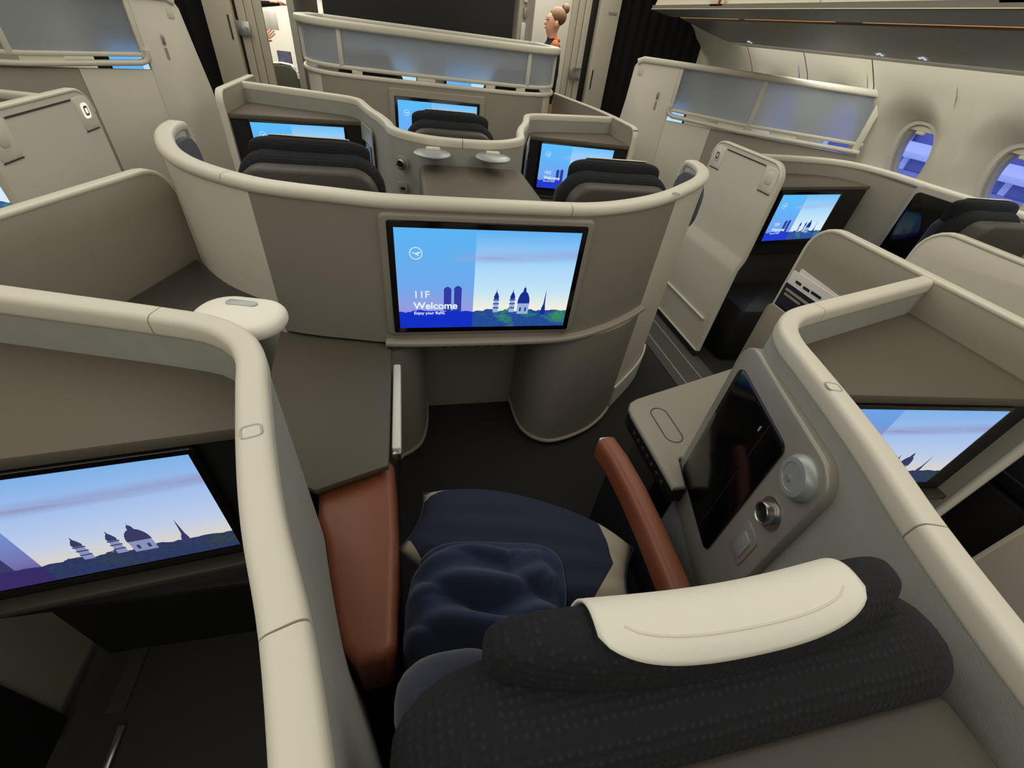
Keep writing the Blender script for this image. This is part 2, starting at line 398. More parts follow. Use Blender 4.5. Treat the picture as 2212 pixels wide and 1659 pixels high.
    if text:
        B = Matrix((( ax.x, 0, nr.x, 0), (ax.y, 0, nr.y, 0), (0, 1, 0, 0), (0, 0, 0, 1)))
        def put(nm, s, u, v, size, bold):
            p = g(u, v, 0.0008); text_mesh(nm, s, size, 'text_white', d, Matrix.Translation(p) @ B, bold)
        if number: put('seat_number', number, 0.082, 0.335, h * 0.105, h * 0.0008)
        put('welcome_text', 'Welcome', 0.082, 0.215, h * 0.105, h * 0.0026)
        put('tagline_text', 'Enjoy your flight.', 0.082, 0.155, h * 0.044, h * 0.0008)
    return t

# ------------------------------------------------------------------ the setting
def quad_obj(name, m, pts):
    bm = bmesh.new(); bm.faces.new([bm.verts.new(p) for p in pts]); return finish(bm, name, m, None, 0)
fl = bx('floor', 'carpet', None, (0, 2.2, -0.03), (6.4, 13.6, 0.06)); struct(fl)
for sx in (-1, 1):
    a = bx('aisle_carpet_strip', 'aisle_carpet', fl, (sx * 1.42, 2.6, 0.003), (0.30, 6.4, 0.006))
    for xx in (1.462, 1.335): bx('seat_track', 'silver_panel', fl, (sx * xx, 2.6, 0.006), (0.010, 6.4, 0.006))
ce = bx('ceiling', 'ceiling_white', None, (0, 2.2, 2.42), (6.4, 13.6, 0.06)); struct(ce)
wb = bx('wall_back', 'grey_wall', None, (0, -4.5, 1.2), (6.4, 0.06, 2.4)); struct(wb)
wf = bx('wall_front', 'galley_white', None, (0, 8.95, 1.2), (6.4, 0.06, 2.4)); struct(wf)

def wall_x(z):
    prof = [(0.0, 2.72), (0.5, 2.88), (0.9, 2.945), (1.1, 2.93), (1.3, 2.88), (1.5, 2.77), (1.62, 2.66), (1.75, 2.52), (2.1, 2.30), (2.45, 2.25)]
    for (a, xa), (b, xb) in zip(prof, prof[1:]):
        if a <= z <= b: return xa + (xb - xa) * (z - a) / (b - a)
    return prof[-1][1] if z > 1 else prof[0][1]
def side_wall(sx, name, seams, wins):
    root = bpy.data.objects.new(name, None); COL.objects.link(root); WM[root.name] = Matrix.Identity(4); struct(root)
    Z = [0.0, 0.25, 0.5, 0.7, 0.86]; ZT = [1.56, 1.60, 1.66, 1.75, 1.9, 2.1, 2.4]
    for y0, y1 in zip(seams, seams[1:]):
        bm = bmesh.new(); g = 0.004
        def pt(y, z, d=0.0): return (sx * (wall_x(z) + d), y, z)
        ws = [w for w in wins if y0 < w < y1]
        cuts = sorted(set([y0 + g, y1 - g] + [w - 0.262 for w in ws] + [w + 0.262 for w in ws]))
        def strip(a, b, zs):
            for z0, z1 in zip(zs, zs[1:]):
                bm.faces.new([bm.verts.new(pt(*q)) for q in ((a, z0), (b, z0), (b, z1), (a, z1))])
        for a, b in zip(cuts, cuts[1:]):
            strip(a, b, Z); strip(a, b, ZT)
            w = [w for w in ws if a < w < b]
            if not w: strip(a, b, [0.86, 1.0, 1.1, 1.2, 1.3, 1.4, 1.5, 1.56]); continue
            w = w[0]; zc = 1.19; n = 48
            rings = []
            for k in range(11):
                ring = []
                for i in range(n):
                    t = 2 * math.pi * i / n; c, s = math.cos(t), math.sin(t)
                    if k <= 8:
                        f = k / 8.0; ra = 0.145 + (0.245 - 0.145) * f; rb = 0.20 + (0.325 - 0.20) * f
                        e = 2 / 2.5
                        y = w + ra * abs(c) ** e * (1 if c > 0 else -1); z = zc - 0.02 * (1 - f) + rb * abs(s) ** e * (1 if s > 0 else -1)
                        z = min(max(z, 0.87), 1.55)
                        ring.append(bm.verts.new(pt(y, z, 0.115 * (1 - f) ** 1.6)))
                    else:
                        hw = min(w - a, b - w); kk = min((0.262) / max(abs(c), 1e-6), ((1.56 - zc) if s > 0 else (zc - 0.86)) / max(abs(s), 1e-6))
                        y2, z2 = w + kk * c, zc + kk * s
                        if k == 9:
                            p8 = rings[8][i].co; ring.append(bm.verts.new(pt((p8.y + y2) / 2, (p8.z + z2) / 2)))
                        else: ring.append(bm.verts.new(pt(y2, z2)))
                if k == 10:
                    for cy in (w - 0.262, w + 0.262):
                        for cz in (0.86, 1.56):
                            q = min(ring, key=lambda vv: (vv.co.y - cy) ** 2 + (vv.co.z - cz) ** 2); q.co = Vector(pt(cy, cz))
                rings.append(ring)
            for A, B in zip(rings, rings[1:]):
                for i in range(n): bm.faces.new((A[i], A[(i + 1) % n], B[(i + 1) % n], B[i]))
        finish(bm, 'wall_panel', 'wall_white', root, 60)
        if ws:
            bm = bmesh.new(); zz = lsp(0.80, 1.62, 12)
            for yb in [w - 0.262 for w in ws] + [w + 0.262 for w in ws]:
                for z0, z1 in zip(zz, zz[1:]): bm.faces.new([bm.verts.new((sx * (wall_x(z) + 0.010), y, z)) for y, z in ((yb - 0.012, z0), (yb + 0.012, z0), (yb + 0.012, z1), (yb - 0.012, z1))])
            for zb in (0.86, 1.56): bm.faces.new([bm.verts.new((sx * (wall_x(z) + 0.012), y, z)) for y, z in ((y0, zb - 0.012), (y1, zb - 0.012), (y1, zb + 0.012), (y0, zb + 0.012))])
            o = finish(bm, 'panel_batten', 'wall_white', root, 60); o['kind'] = 'stuff'
        bm = bmesh.new(); zz = [0, 0.5, 0.9, 1.1, 1.3, 1.5, 1.62, 1.75, 2.1, 2.45]
        for z0, z1 in zip(zz, zz[1:]):
            bm.faces.new([bm.verts.new((sx * (wall_x(z) + 0.006), y, z)) for y, z in ((y1 - 0.03, z0), (y1 + 0.03, z0), (y1 + 0.03, z1), (y1 - 0.03, z1))])
        finish(bm, 'panel_joint', 'line_dark', root, 60)
    return root
wr = side_wall(1, 'wall_right', [-4.5, -0.6, 0.5, 1.57, 2.88, 3.50, 4.2, 5.4, 8.95], [2.575, 1.945, 1.25, 3.85, 3.19])
wlft = side_wall(-1, 'wall_left', [-4.5, 0.5, 1.57, 2.88, 4.2, 8.95], [])
def window(n, y):
    t = bpy.data.objects.new('window_%d' % n, None); COL.objects.link(t); t.location = (wall_x(1.17), y, 1.0); WM[t.name] = Matrix.Translation(t.location); struct(t)
    fx = wall_x(1.17) + 0.12
    fn = lambda a, b, d: Vector((fx + d + (1.17 - (1.17 + b)) * 0.28 * 0.9, y + a, 1.17 + b))
    def ell(ra, rb, n=40): return [(ra * abs(math.cos(2 * math.pi * i / n)) ** 0.8 * (1 if math.cos(2 * math.pi * i / n) > 0 else -1), rb * abs(math.sin(2 * math.pi * i / n)) ** 0.8 * (1 if math.sin(2 * math.pi * i / n) > 0 else -1)) for i in range(n)]
    for r0, r1, d0, mm, nm in ((1.0, 0.84, -0.012, 'wall_white', 'inner_frame'), (0.9, 0.72, 0.02, 'grey_wall', 'outer_frame')):
        bm = bmesh.new(); A = ell(0.152 * r0, 0.208 * r0); B = ell(0.152 * r1, 0.208 * r1)
        ra = [bm.verts.new(fn(a, b, d0)) for a, b in A]; rb = [bm.verts.new(fn(a, b, d0 + 0.006)) for a, b in B]; rc = [bm.verts.new(fn(a, b, d0 + 0.05)) for a, b in B]
        m = len(A)
        for P_, Q_ in ((ra, rb), (rb, rc)):
            for i in range(m): bm.faces.new((P_[i], P_[(i + 1) % m], Q_[(i + 1) % m], Q_[i]))
        finish(bm, nm, mm, t)
    plate('pane', 'pane_glass', t, lambda a, b, d: fn(a, b, d + 0.045), ell(0.145, 0.20), 0.004, 0.0)
    # shade pulled a little down, with its tab
    top = [(a, b) for a, b in ell(0.136, 0.19, 60) if b > 0.125]
    plate('window_shade', 'wall_white', t, lambda a, b, d: fn(a, b, d + 0.012), sorted(top, key=lambda p: math.atan2(p[1] - 0.14, p[0])), 0.004, 0.0)
    plate('pull_tab', 'bin_cream', t, lambda a, b, d: fn(a, b + 0.128, d - 0.006), rrect(0.062, 0.018, 0.008), 0.016, 0.004)
window(1, 2.575); window(2, 1.945)

# outside: airport apron seen through the windows
bx('apron_ground', 'concrete_blue', None, (24, 6, -4.1), (40, 60, 0.2)); tag(bpy.data.objects['apron_ground'], 'blue dusk concrete apron outside the windows', 'ground'); struct(bpy.data.objects['apron_ground'])
tb = thing('terminal_building', 'bluish airport terminal with white steel frame seen through the cabin window', 'building', (14, 10.5, -4.0))
bx('facade', 'steel_blue', tb, (15.5, 12, -0.5), (2.0, 18, 7))
for i in range(8): bx('column', 'white_steel', tb, (14.3, 4.2 + i * 1.9, -0.6), (0.22, 0.22, 6.8))
for zz in (-2.2, -0.3, 1.7): bx('beam', 'white_steel', tb, (14.2, 12, zz), (0.25, 17.6, 0.3))
jb = thing('jet_bridge', 'boarding bridge with white ribs outside the cabin window', 'jet bridge', (9.5, 7.0, -4.0))
bx('tunnel', 'steel_blue', jb, (9.6, 7.0, -0.25), (1.8, 6.4, 1.5), 0.1, 0.25); bx('roof_edge', 'white_steel', jb, (9.4, 7.0, 0.55), (1.9, 6.6, 0.10), 0.02, 0.25)
for i in range(9): bx('rib', 'white_steel', jb, (8.66 + 0.25 * (3.2 - i * 0.8) * -1 * -1, 4.0 + i * 0.75, -0.25), (0.06, 0.10, 1.5), 0.01, 0.25)
bx('window_band', 'concrete_blue', jb, (8.66, 7.0, 0.10), (0.10, 6.0, 0.40), 0.02, 0.25)
for yy in (5.0, 9.0): bx('support_leg', 'white_steel', jb, (9.5, yy, -2.5), (0.35, 0.35, 3.1))
# ------------------------------------------------------------------ overhead bins on the right
def bin_unit(name, label, y0, y1, latch_y):
    t = thing(name, label, 'overhead bin', (1.9, (y0 + y1) / 2, 1.62))
    face = [(1.69, 1.765), (1.715, 1.775), (1.735, 1.84), (1.72, 1.98), (1.66, 2.14), (1.60, 2.22), (2.6, 2.40), (2.6, 1.78)]
    def ext(nm, m, prof, a, b, bev=0.0):
        bm = bmesh.new()
        A = [bm.verts.new((x, a, z)) for x, z in prof]; B = [bm.verts.new((x, b, z)) for x, z in prof]; n = len(prof)
        for i in range(n): bm.faces.new((A[i], A[(i + 1) % n], B[(i + 1) % n], B[i]))
        bm.faces.new(A); bm.faces.new(list(reversed(B))); return finish(bm, nm, m, t, 30)
    ext('bin_door', 'bin_cream', face, y0 + 0.004, y1 - 0.004)
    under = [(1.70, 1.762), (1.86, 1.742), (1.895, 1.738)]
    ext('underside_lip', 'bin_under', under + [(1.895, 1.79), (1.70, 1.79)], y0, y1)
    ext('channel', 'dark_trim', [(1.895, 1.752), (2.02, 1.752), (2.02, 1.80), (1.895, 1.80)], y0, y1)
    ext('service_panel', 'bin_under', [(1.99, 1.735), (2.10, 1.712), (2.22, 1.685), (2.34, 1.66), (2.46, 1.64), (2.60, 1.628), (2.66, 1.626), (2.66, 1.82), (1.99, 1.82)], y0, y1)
    lt = plate('latch_cup', 'bin_cream', t, frame_fn((1.712, latch_y, 1.80), (0, 1, 0), (-1, 0, 0)), rrect(0.16, 0.045, 0.012), 0.012, 0.004)
    plate('latch_marker', 'red', lt, frame_fn((1.699, latch_y - 0.035, 1.80), (0, 1, 0), (-1, 0, 0)), rrect(0.024, 0.03, 0.004), 0.004, 0.001)
    L = y1 - y0
    for a, b in ((y0 + 0.06, y0 + L * 0.46), (y0 + L * 0.50, y1 - 0.12)):
        bx('light_strip', 'amber_strip', t, (1.905, (a + b) / 2, 1.742), (0.012, b - a, 0.009), 0.002)
    return t
b1 = bin_unit('overhead_bin', 'cream overhead bin ending at the dark curtain, amber strip underneath', 2.42, 4.22, 3.30)
b2 = bin_unit('overhead_bin', 'cream overhead bin above the oval windows, amber strip underneath', 0.60, 2.42, 1.49)
b3 = bin_unit('overhead_bin', 'cream overhead bin further aft along the window wall', -1.3, 0.60, -0.3)
for y, x, lab in ((3.80, 2.38, 'recessed reading light cluster under the bin near the dark curtain'), (2.60, 2.40, 'recessed reading light cluster under bin, the one nearer the dark curtain of a pair'), (2.33, 2.40, 'recessed reading light cluster under bin, the one farther from the dark curtain of a pair')):
    t = thing('reading_light', lab, 'reading light', (x, y, 1.648)); nrm = Vector((-0.25, 0, -1)); R = facing(nrm)
    ln('bezel', 'silver_panel', t, (x, y, 1.657), [(0.036, 0), (0.040, 0.004), (0.036, 0.008), (0.028, 0.008)], R, 24)
    for dx, dy in ((-0.012, -0.010), (0.012, -0.012), (0.0, 0.013)):
        ln('led', 'reading_led', t, Vector((x, y, 1.655)) + R @ Vector((dx, dy, 0.008)), [(0.009, 0), (0.008, 0.003)], R, 12)

# ------------------------------------------------------------------ front of the cabin: curtains, door surrounds, walls
def curtain(name, label, x0, x1, y, z0, z1, waves):
    bm = bmesh.new(); n = 80; path = []
    for i in range(n + 1):
        s = i / n; path.append((x0 + (x1 - x0) * s, y + 0.010 * math.sin(s * waves * 2 * math.pi) + 0.004 * math.sin(s * waves * 4.6 + 1), z0))
    wall(bm, path, z0, z1, 0.012); return tag(finish(bm, name, 'curtain_black', None, 60), label, 'curtain')
curtain('curtain', 'black curtain hanging under the end of the overhead bin', 1.76, 2.70, 5.02, 0.0, 2.38, 9)
curtain('curtain', 'black curtain between slanted cream partition and beige door surround', -2.75, -1.80, 5.02, 0.62, 2.38, 9)
struct(bx('trim_3', 'taupe_panel', None, (-2.28, 5.03, 0.31), (0.95, 0.05, 0.62)))
def surround(n, pieces, latch, lx, lz):
    t = bpy.data.objects.new('trim_%d' % n, None); COL.objects.link(t); WM[t.name] = Matrix.Identity(4); struct(t)
    for nm, m, x0, x1, y, d in pieces: bx(nm, m, t, ((x0 + x1) / 2, y, 1.19), (x1 - x0, d, 2.38), 0.006)
    p = plate('latch_plate', 'metal', t, frame_fn((lx, latch, lz), (1, 0, 0), (0, -1, 0)), rrect(0.115, 0.10, 0.012), 0.012, 0.003)
    ln('latch_button', 'silver_panel', p, (lx + 0.03, latch - 0.012, lz), [(0.012, 0), (0.010, 0.006)], facing((0, -1, 0)), 14)
    return t
surround(1, [('jamb', 'column_beige', -1.80, -1.60, 5.0, 0.10), ('gap_backing', 'soft_black', -1.62, -1.55, 5.08, 0.03), ('folding_panel', 'column_beige', -1.575, -1.515, 5.04, 0.05), ('folding_panel', 'column_beige', -1.51, -1.45, 5.05, 0.05), ('folding_panel', 'column_beige', -1.445, -1.385, 5.06, 0.05)], 4.99, -1.545, 1.29)
surround(2, [('jamb', 'column_beige', 1.545, 1.735, 5.0, 0.10), ('gap_backing', 'soft_black', 1.45, 1.57, 5.08, 0.03), ('folding_panel', 'column_beige', 1.30, 1.355, 5.06, 0.05), ('folding_panel', 'column_beige', 1.36, 1.415, 5.05, 0.05), ('folding_panel', 'column_beige', 1.42, 1.475, 5.04, 0.05)], 4.98, 1.40, 1.25)
bx('door_slot', 'dark_trim', bpy.data.objects['trim_2'], (1.575, 4.948, 1.22), (0.012, 0.006, 0.16)); bx('door_slot', 'dark_trim', bpy.data.objects['trim_1'], (-1.63, 4.948, 1.29), (0.012, 0.006, 0.16))
plate('sign_plate', 'silver_panel', bpy.data.objects['trim_2'], frame_fn((1.665, 4.95, 1.73), (1, 0, 0), (0, -1, 0)), rrect(0.085, 0.022, 0.004), 0.003, 0.001)
struct(bx('wall_centre', 'soft_black', None, (-0.05, 5.65, 1.2), (1.84, 0.06, 2.36)))
struct(bx('wall_galley', 'grey_wall', None, (1.75, 7.2, 1.2), (1.3, 0.06, 2.36)))
struct(bx('wall_galley_side', 'grey_wall', None, (1.02, 6.4, 1.2), (0.05, 1.5, 2.36)))
gc = thing('galley_column', 'pale galley column with vertical panels behind the suite wall', 'column', (0.98, 5.75, 0))
bx('post', 'column_beige', gc, (0.975, 5.72, 1.2), (0.10, 0.12, 2.36), 0.01); bx('side_post', 'grey_wall', gc, (1.075, 5.78, 1.2), (0.07, 0.10, 2.36), 0.008); bx('handle_panel', 'galley_white', gc, (0.98, 5.64, 1.50), (0.045, 0.05, 0.17), 0.01); bx('control_panel', 'silver_panel', gc, (0.99, 5.64, 1.66), (0.035, 0.05, 0.08), 0.006); bx('upper_label', 'galley_white', gc, (0.985, 5.645, 1.80), (0.04, 0.04, 0.12), 0.004)
rh = thing('wall_strap', 'red hanging strap on pale galley wall in front of attendant', 'strap', (1.25, 6.9, 1.35))
bx('grip', 'red', rh, (1.262, 6.5, 1.60), (0.035, 0.03, 0.14), 0.012); bx('handle', 'red', rh, (1.272, 6.5, 1.69), (0.03, 0.03, 0.06), 0.01); bx('cord', 'soft_black', rh, (1.25, 6.5, 1.46), (0.01, 0.01, 0.18))
for _o in rh.children: pass
bx('hook_arm', 'metal', rh, (1.15, 6.5, 1.70), (0.23, 0.012, 0.012))
# lit forward cabin at the left: white wall, seats and a picture
ec = bx('wall_forward', 'galley_white', None, (-2.1, 8.5, 1.2), (1.6, 0.06, 2.36)); struct(ec)
struct(bx('trim_4', 'grey_wall', None, (-1.72, 8.44, 1.72), (0.95, 0.06, 0.26)))
struct(bx('wall_stub', 'grey_wall', None, (-1.27, 6.5, 1.2), (0.06, 1.6, 2.36)))
pc = thing('wall_picture', 'dark blue patterned picture on the bright white forward wall', 'picture', (-1.80, 7.6, 0.9))
bx('frame', 'soft_black', pc, (-1.79, 7.62, 0.88), (0.17, 0.02, 0.17), 0.004)
m = mat('picture_print', (92, 92, 124), 0.5, var=0.9, vscale=18)
bx('print', 'picture_print', pc, (-1.79, 7.605, 0.88), (0.155, 0.012, 0.155))
bx('easel_back', 'grey_wall', pc, (-1.79, 7.64, 0.42), (0.10, 0.02, 0.84))
for i, (x, y) in enumerate(((-1.96, 7.0), (-1.62, 6.6))):
    t = thing('forward_seat', ['dark olive seat back with white headcover beside bright wall', 'dark olive seat back partly behind the suite wall corner'][i], 'seat', (x, y, 0))
    plate('seat_back', 'green_seat', t, frame_fn((x, y, 0.52), (1, 0, 0), (0, -1, 0)), rrect(0.325, 0.82, 0.10), 0.10, 0.03, 4)
    sw('headcover_edge', 'white_cloth', t, [(x - 0.11, y - 0.05, 0.925), (x, y - 0.05, 0.935), (x + 0.10, y - 0.05, 0.925), (x + 0.150, y - 0.05, 0.87), (x + 0.162, y - 0.05, 0.80)], rrect(0.09, 0.012, 0.004, 2))
    bx('seat_base', 'green_seat', t, (x, y + 0.2, 0.2), (0.325, 0.5, 0.4), 0.04)

# ------------------------------------------------------------------ centre console modules (rail, walls, shelves)
RAIL = rrect(0.043, 0.042, 0.012, 4)
def module(y0, label, front):
    t = thing('seat_console', label, 'seat console', (0, y0 - 0.2, 0))
    Y = lambda pts: [(x, y + y0) for x, y in pts]
    half = [(0, -0.275), (0.13, -0.262), (0.23, -0.215), (0.315, -0.12), (0.350, 0.04), (0.389, 0.18), (0.433, 0.30), (0.466, 0.41), (0.497, 0.53), (0.515, 0.60), (0.545, 0.655), (0.60, 0.70), (0.69, 0.732), (0.89, 0.79), (1.221, 0.885)]
    full = [(-x, y) for x, y in reversed(half[1:])] + half
    path = [Vector((p.x, p.y, 0)) for p in cr([(x, y + y0, 0) for x, y in full], 5)]
    N = len(path); seg = 5
    idx = lambda k: k * seg
    # indices in "full": 0 left end ... 14 centre ... 28 right end
    zr = 1.095
    cuts = [0, 2, 9, 19, 26, 28] if not front else [0, 14, 28]
    for a, b in zip(cuts, cuts[1:]):
        pp = path[idx(a):idx(b) + 1]
        pp = [Vector((p.x, p.y, zr)) for p in pp]
        if len(pp) > 2:
            e = 0.0012
            pp[0] = pp[0] + (pp[1] - pp[0]).normalized() * e; pp[-1] = pp[-1] + (pp[-2] - pp[-1]).normalized() * e
        sw('rail', 'cream', t, pp, RAIL)
    # grey wall below the rail, left part, back and right part
    wl('side_wall', 'felt_grey', t, [(p.x, p.y) for p in path[idx(2):idx(26) + 1]], 0.02, zr - 0.018, 0.038, 0.019)
    for a, b in ((0, 2), (26, 28)): wl('rim_wall', 'felt_grey', t, [(p.x, p.y) for p in path[idx(a):idx(b) + 1]], 0.90, zr - 0.018, 0.038, 0.019)
    for s in (-1, 1):
        X = lambda x: s * x
        poly = [(X(0.514), y0 + 0.545), (X(0.540), y0 + 0.62), (X(0.60), y0 + 0.685), (X(0.72), y0 + 0.725), (X(1.220), y0 + 0.868), (X(1.220), y0 + 0.468)]
        pr('shelf', 'shelf_olive', t, poly, 0.985, 1.012, 0.006)
        # black surround behind the screen, side fillers, ledge and footwell below
        n0 = Vector((X(0.514), y0 + 0.5535)); n1 = Vector((X(1.220), y0 + 0.4804))
        wl('screen_surround', 'soft_black', t, ([n0, n1] if s > 0 else [n1, n0]), 0.62, 0.988, 0.012)
        lp = [(X(0.514), y0 + 0.5535), (X(1.220), y0 + 0.4804), (X(1.220), y0 + 0.4504), (X(0.510), y0 + 0.5235)]
        pr('screen_ledge', 'dark_table', t, lp, 0.632, 0.650, 0.004)
        bx('footwell_back', 'soft_black', t, (X(0.88), y0 + 0.660, 0.29), (0.62, 0.03, 0.58)); bx('footwell_side', 'soft_black', t, (X(0.570), y0 + 0.585, 0.29), (0.02, 0.13, 0.58)); bx('footwell_top', 'soft_black', t, (X(0.88), y0 + 0.585, 0.585), (0.62, 0.17, 0.012))
    if not front:
        bx('threshold_bar', 'metal', t, (-1.075, 0.385, 0.008), (0.016, 0.13, 0.012), 0.002); bx('kick_plate', 'dark_trim', t, (-1.11, 0.57, 0.003), (0.045, 0.17, 0.004))
    if not front:
        for sx, ly in ((-1, 0.43), (1, 0.449)):
            an = math.radians(-18 * sx); ca, sa = math.cos(an), math.sin(an)
            sw('rail_latch', 'dial_grey', t, [(sx * 0.472 + a * ca - b * sa, ly + a * sa + b * ca, zr + 0.0205) for a, b in rrect(0.024, 0.022, 0.006, 4)], rrect(0.003, 0.003, 0.001, 2), closed=True)
    return t
mod0 = module(0.0, 'cream-railed console wrapping the seat with the folded blanket and pillow', False)
mod1 = module(2.55, 'cream-railed console with two round lamps on its back', True)

def edged_panel(name, label, p0, p1, z0, z1, r0, r1, th, face, edge, cat='panel', group=None, trim=0.016):
    """upright panel from p0 to p1 with rounded top corners and a cream edge bead"""
    a = Vector((p0[0], p0[1], 0)); b = Vector((p1[0], p1[1], 0)); d = (b - a); L = d.length; d.normalize(); n = Vector((d.y, -d.x, 0))
    t = thing(name, label, cat, (a + b) / 2 + Vector((0, 0, z0)), 0, group)
    out = [(0, z0)]
    if r0 > 0: out += [(r0 - r0 * math.cos(math.radians(90 * k / 6)), z1 - r0 + r0 * math.sin(math.radians(90 * k / 6))) for k in range(7)]
    else: out += [(0, z1)]
    if r1 > 0: out += [(L - r1 + r1 * math.sin(math.radians(90 * k / 6)), z1 - r1 + r1 * math.cos(math.radians(90 * k / 6))) for k in range(7)]
    else: out += [(L, z1)]
    out += [(L, z0)]
    fn = lambda s, z, q: a + d * s + Vector((0, 0, z)) + n * (q - th / 2)
    ins = [(min(max(s, 0.004), L - 0.004), z - (0.004 if z > z0 else 0)) for s, z in out]
    bm = bmesh.new(); puff(bm, list(reversed(ins)), th, 0.003, 2, fn); finish(bm, 'panel_face', face, t)
    path = [fn(s, z, th / 2) for s, z in out]
    bm = bmesh.new(); sweep(bm, path, rrect(th * 1.12, trim, trim * 0.42, 3), -d); finish(bm, 'edge_trim', edge, t)
    return t, fn, L
# aisle-side panels of the consoles
edged_panel('aisle_panel', 'grey aisle panel with cream edge beside the shelf and brochure pocket', (1.235, 0.44), (1.235, 1.325), 0.05, 1.115, 0.06, 0.10, 0.034, 'taupe_panel', 'cream')
apn = thing('aisle_panel', 'grey aisle panel curving down to the frosted suite, cream edge', 'panel', (1.2, 3.7, 0.05))
ap_plan = cr([(1.235, 3.012, 0), (1.235, 3.25, 0), (1.234, 3.46, 0), (1.205, 3.80, 0), (1.150, 4.15, 0), (1.088, 4.50, 0)], 6)
wl('panel_face', 'taupe_panel', apn, [(p.x, p.y) for p in ap_plan], 0.05, 1.108, 0.034, 0.017)
sw('edge_trim', 'cream', apn, [(1.235, 3.004, 0.06), (1.235, 3.004, 1.05), (1.235, 3.010, 1.085), (1.235, 3.028, 1.107)] + [Vector((p.x, p.y, 1.115)) for p in ap_plan[2:]], rrect(0.038, 0.016, 0.0067, 3), up=(0, -1, 0))
edged_panel('aisle_panel', 'short grey aisle panel with cream edge beside the beige door surround', (-1.235, 3.00), (-1.235, 3.75), 0.05, 1.115, 0.06, 0.06, 0.034, 'taupe_panel', 'cream')
edged_panel('aisle_panel', 'long grey privacy panel with cream rounded top edge above the dark side table', (-1.36, 0.92), (-1.075, 1.788), 0.05, 1.062, 0.06, 0.11, 0.034, 'taupe_panel', 'cream')
edged_panel('aisle_panel', 'grey aisle panel beside the shelf above the large tilted city screen', (-1.235, 0.44), (-1.235, 0.98), 0.05, 1.10, 0.06, 0.06, 0.034, 'taupe_panel', 'cream')
shade_part = bx('painted_shade', 'soft_black', bpy.data.objects['aisle_panel.004'], (-1.212, 0.24, 0.48), (0.008, 0.50, 0.92))  # black sheet added as painted shade for the enclosed side of this panel
# brochure pocket on the right aisle panel
bp = thing('brochure_pocket', 'grey brochure pocket on the aisle panel beside the shelf', 'pocket', (1.20, 1.18, 0.4))
plate('pocket_front', 'taupe_panel', bp, frame_fn((1.200, 1.19, 0.61), (0, -1, 0), (-1, 0, 0)), rrect(0.27, 0.36, 0.03), 0.012, 0.004)
plate('pocket_back', 'cream_panel', bp, frame_fn((1.218, 1.18, 0.70), (0, -1, 0), (-1, 0, 0)), rrect(0.26, 0.42, 0.02), 0.003, 0.001)
br = thing('brochure', 'dark blue and white safety brochure in grey pocket', 'brochure', (1.208, 1.2, 0.7))
ff = frame_fn((1.212, 1.20, 0.80), (0, -1, 0), (-1, 0, 0))
plate('sheet', 'paper', br, ff, rrect(0.225, 0.27, 0.006), 0.003, 0.0005)
plate('sheet', 'paper', br, lambda a, b, d: ff(a + 0.02, b + 0.012 - a * 0.05, d - 0.005), rrect(0.215, 0.27, 0.006), 0.003, 0.0005)
plate('blue_band', 'brochure_blue', br, lambda a, b, d: ff(a, b, d + 0.003), shift(rrect(0.224, 0.115, 0.003), 0, 0.025), 0.001, 0.0)
for a, b, w_, mm in ((-0.06, 0.104, 0.03, 'brochure_blue'), (-0.015, 0.102, 0.035, 'brochure_blue'), (0.035, 0.104, 0.05, 'brochure_blue'), (-0.035, 0.060, 0.13, 'grey_wall'), (-0.05, 0.042, 0.09, 'taupe_panel')):
    plate('print_line', mm, br, lambda x, z, d: ff(x, z, d + 0.004), shift(rrect(w_, 0.010, 0.002, 2), a, b), 0.0006, 0.0)
text_mesh('title', 'A', 0.055, 'paper', br, Matrix.Translation(ff(0.045, -0.015, 0.0045)) @ Matrix(((0, 0, -1, 0), (-1, 0, 0, 0), (0, 1, 0, 0), (0, 0, 0, 1))), 0.0006)

# ------------------------------------------------------------------ shell behind row 10 with the big screen
SH = [(-1.135, 2.10), (-1.13, 2.00), (-1.10, 1.88), (-1.03, 1.72), (-0.95, 1.60), (-0.85, 1.50), (-0.71, 1.405), (-0.60, 1.365), (-0.49, 1.34), (-0.36, 1.312), (-0.24, 1.304), (0, 1.302), (0.24, 1.306), (0.36, 1.325), (0.47, 1.367), (0.57, 1.418), (0.66, 1.475), (0.74, 1.535), (0.84, 1.62), (0.94, 1.71), (1.03, 1.81), (1.10, 1.92), (1.135, 2.02), (1.14, 2.10)]
shp = cr([(x, y, 0) for x, y in SH], 4)
def shell_part(a, b): return [(p.x, p.y) for p in shp[a * 4:b * 4 + 1]]
sh = thing('seat_shell', 'curved grey and cream seat shell carrying the big welcome screen', 'seat shell', (0, 1.5, 0))
wl('back_panel', 'shell_grey', sh, shell_part(6, 17), 0.635, 1.11, 0.04)
wl('wing', 'cream_panel', sh, shell_part(0, 6), 0.02, 1.11, 0.04)
wl('wing', 'cream_panel', sh, shell_part(17, 23), 0.02, 1.11, 0.04)
RIM = rrect(0.058, 0.036, 0.016, 4)
def rimpath(a, b): return [Vector((p.x, p.y, 1.122)) for p in shp[a * 4:b * 4 + 1]]
def off_rim(pp):
    out = []
    for i, p in enumerate(pp):
        tg = (pp[min(i + 1, len(pp) - 1)] - pp[max(i - 1, 0)]).normalized(); out.append(p + Vector((-tg.y, tg.x, 0)) * 0.02)
    return out
full_rim = off_rim(rimpath(0, 23)); nR = len(full_rim)
cutk = [0, 5 * 4 + 2, 12 * 4, 19 * 4, 23 * 4]
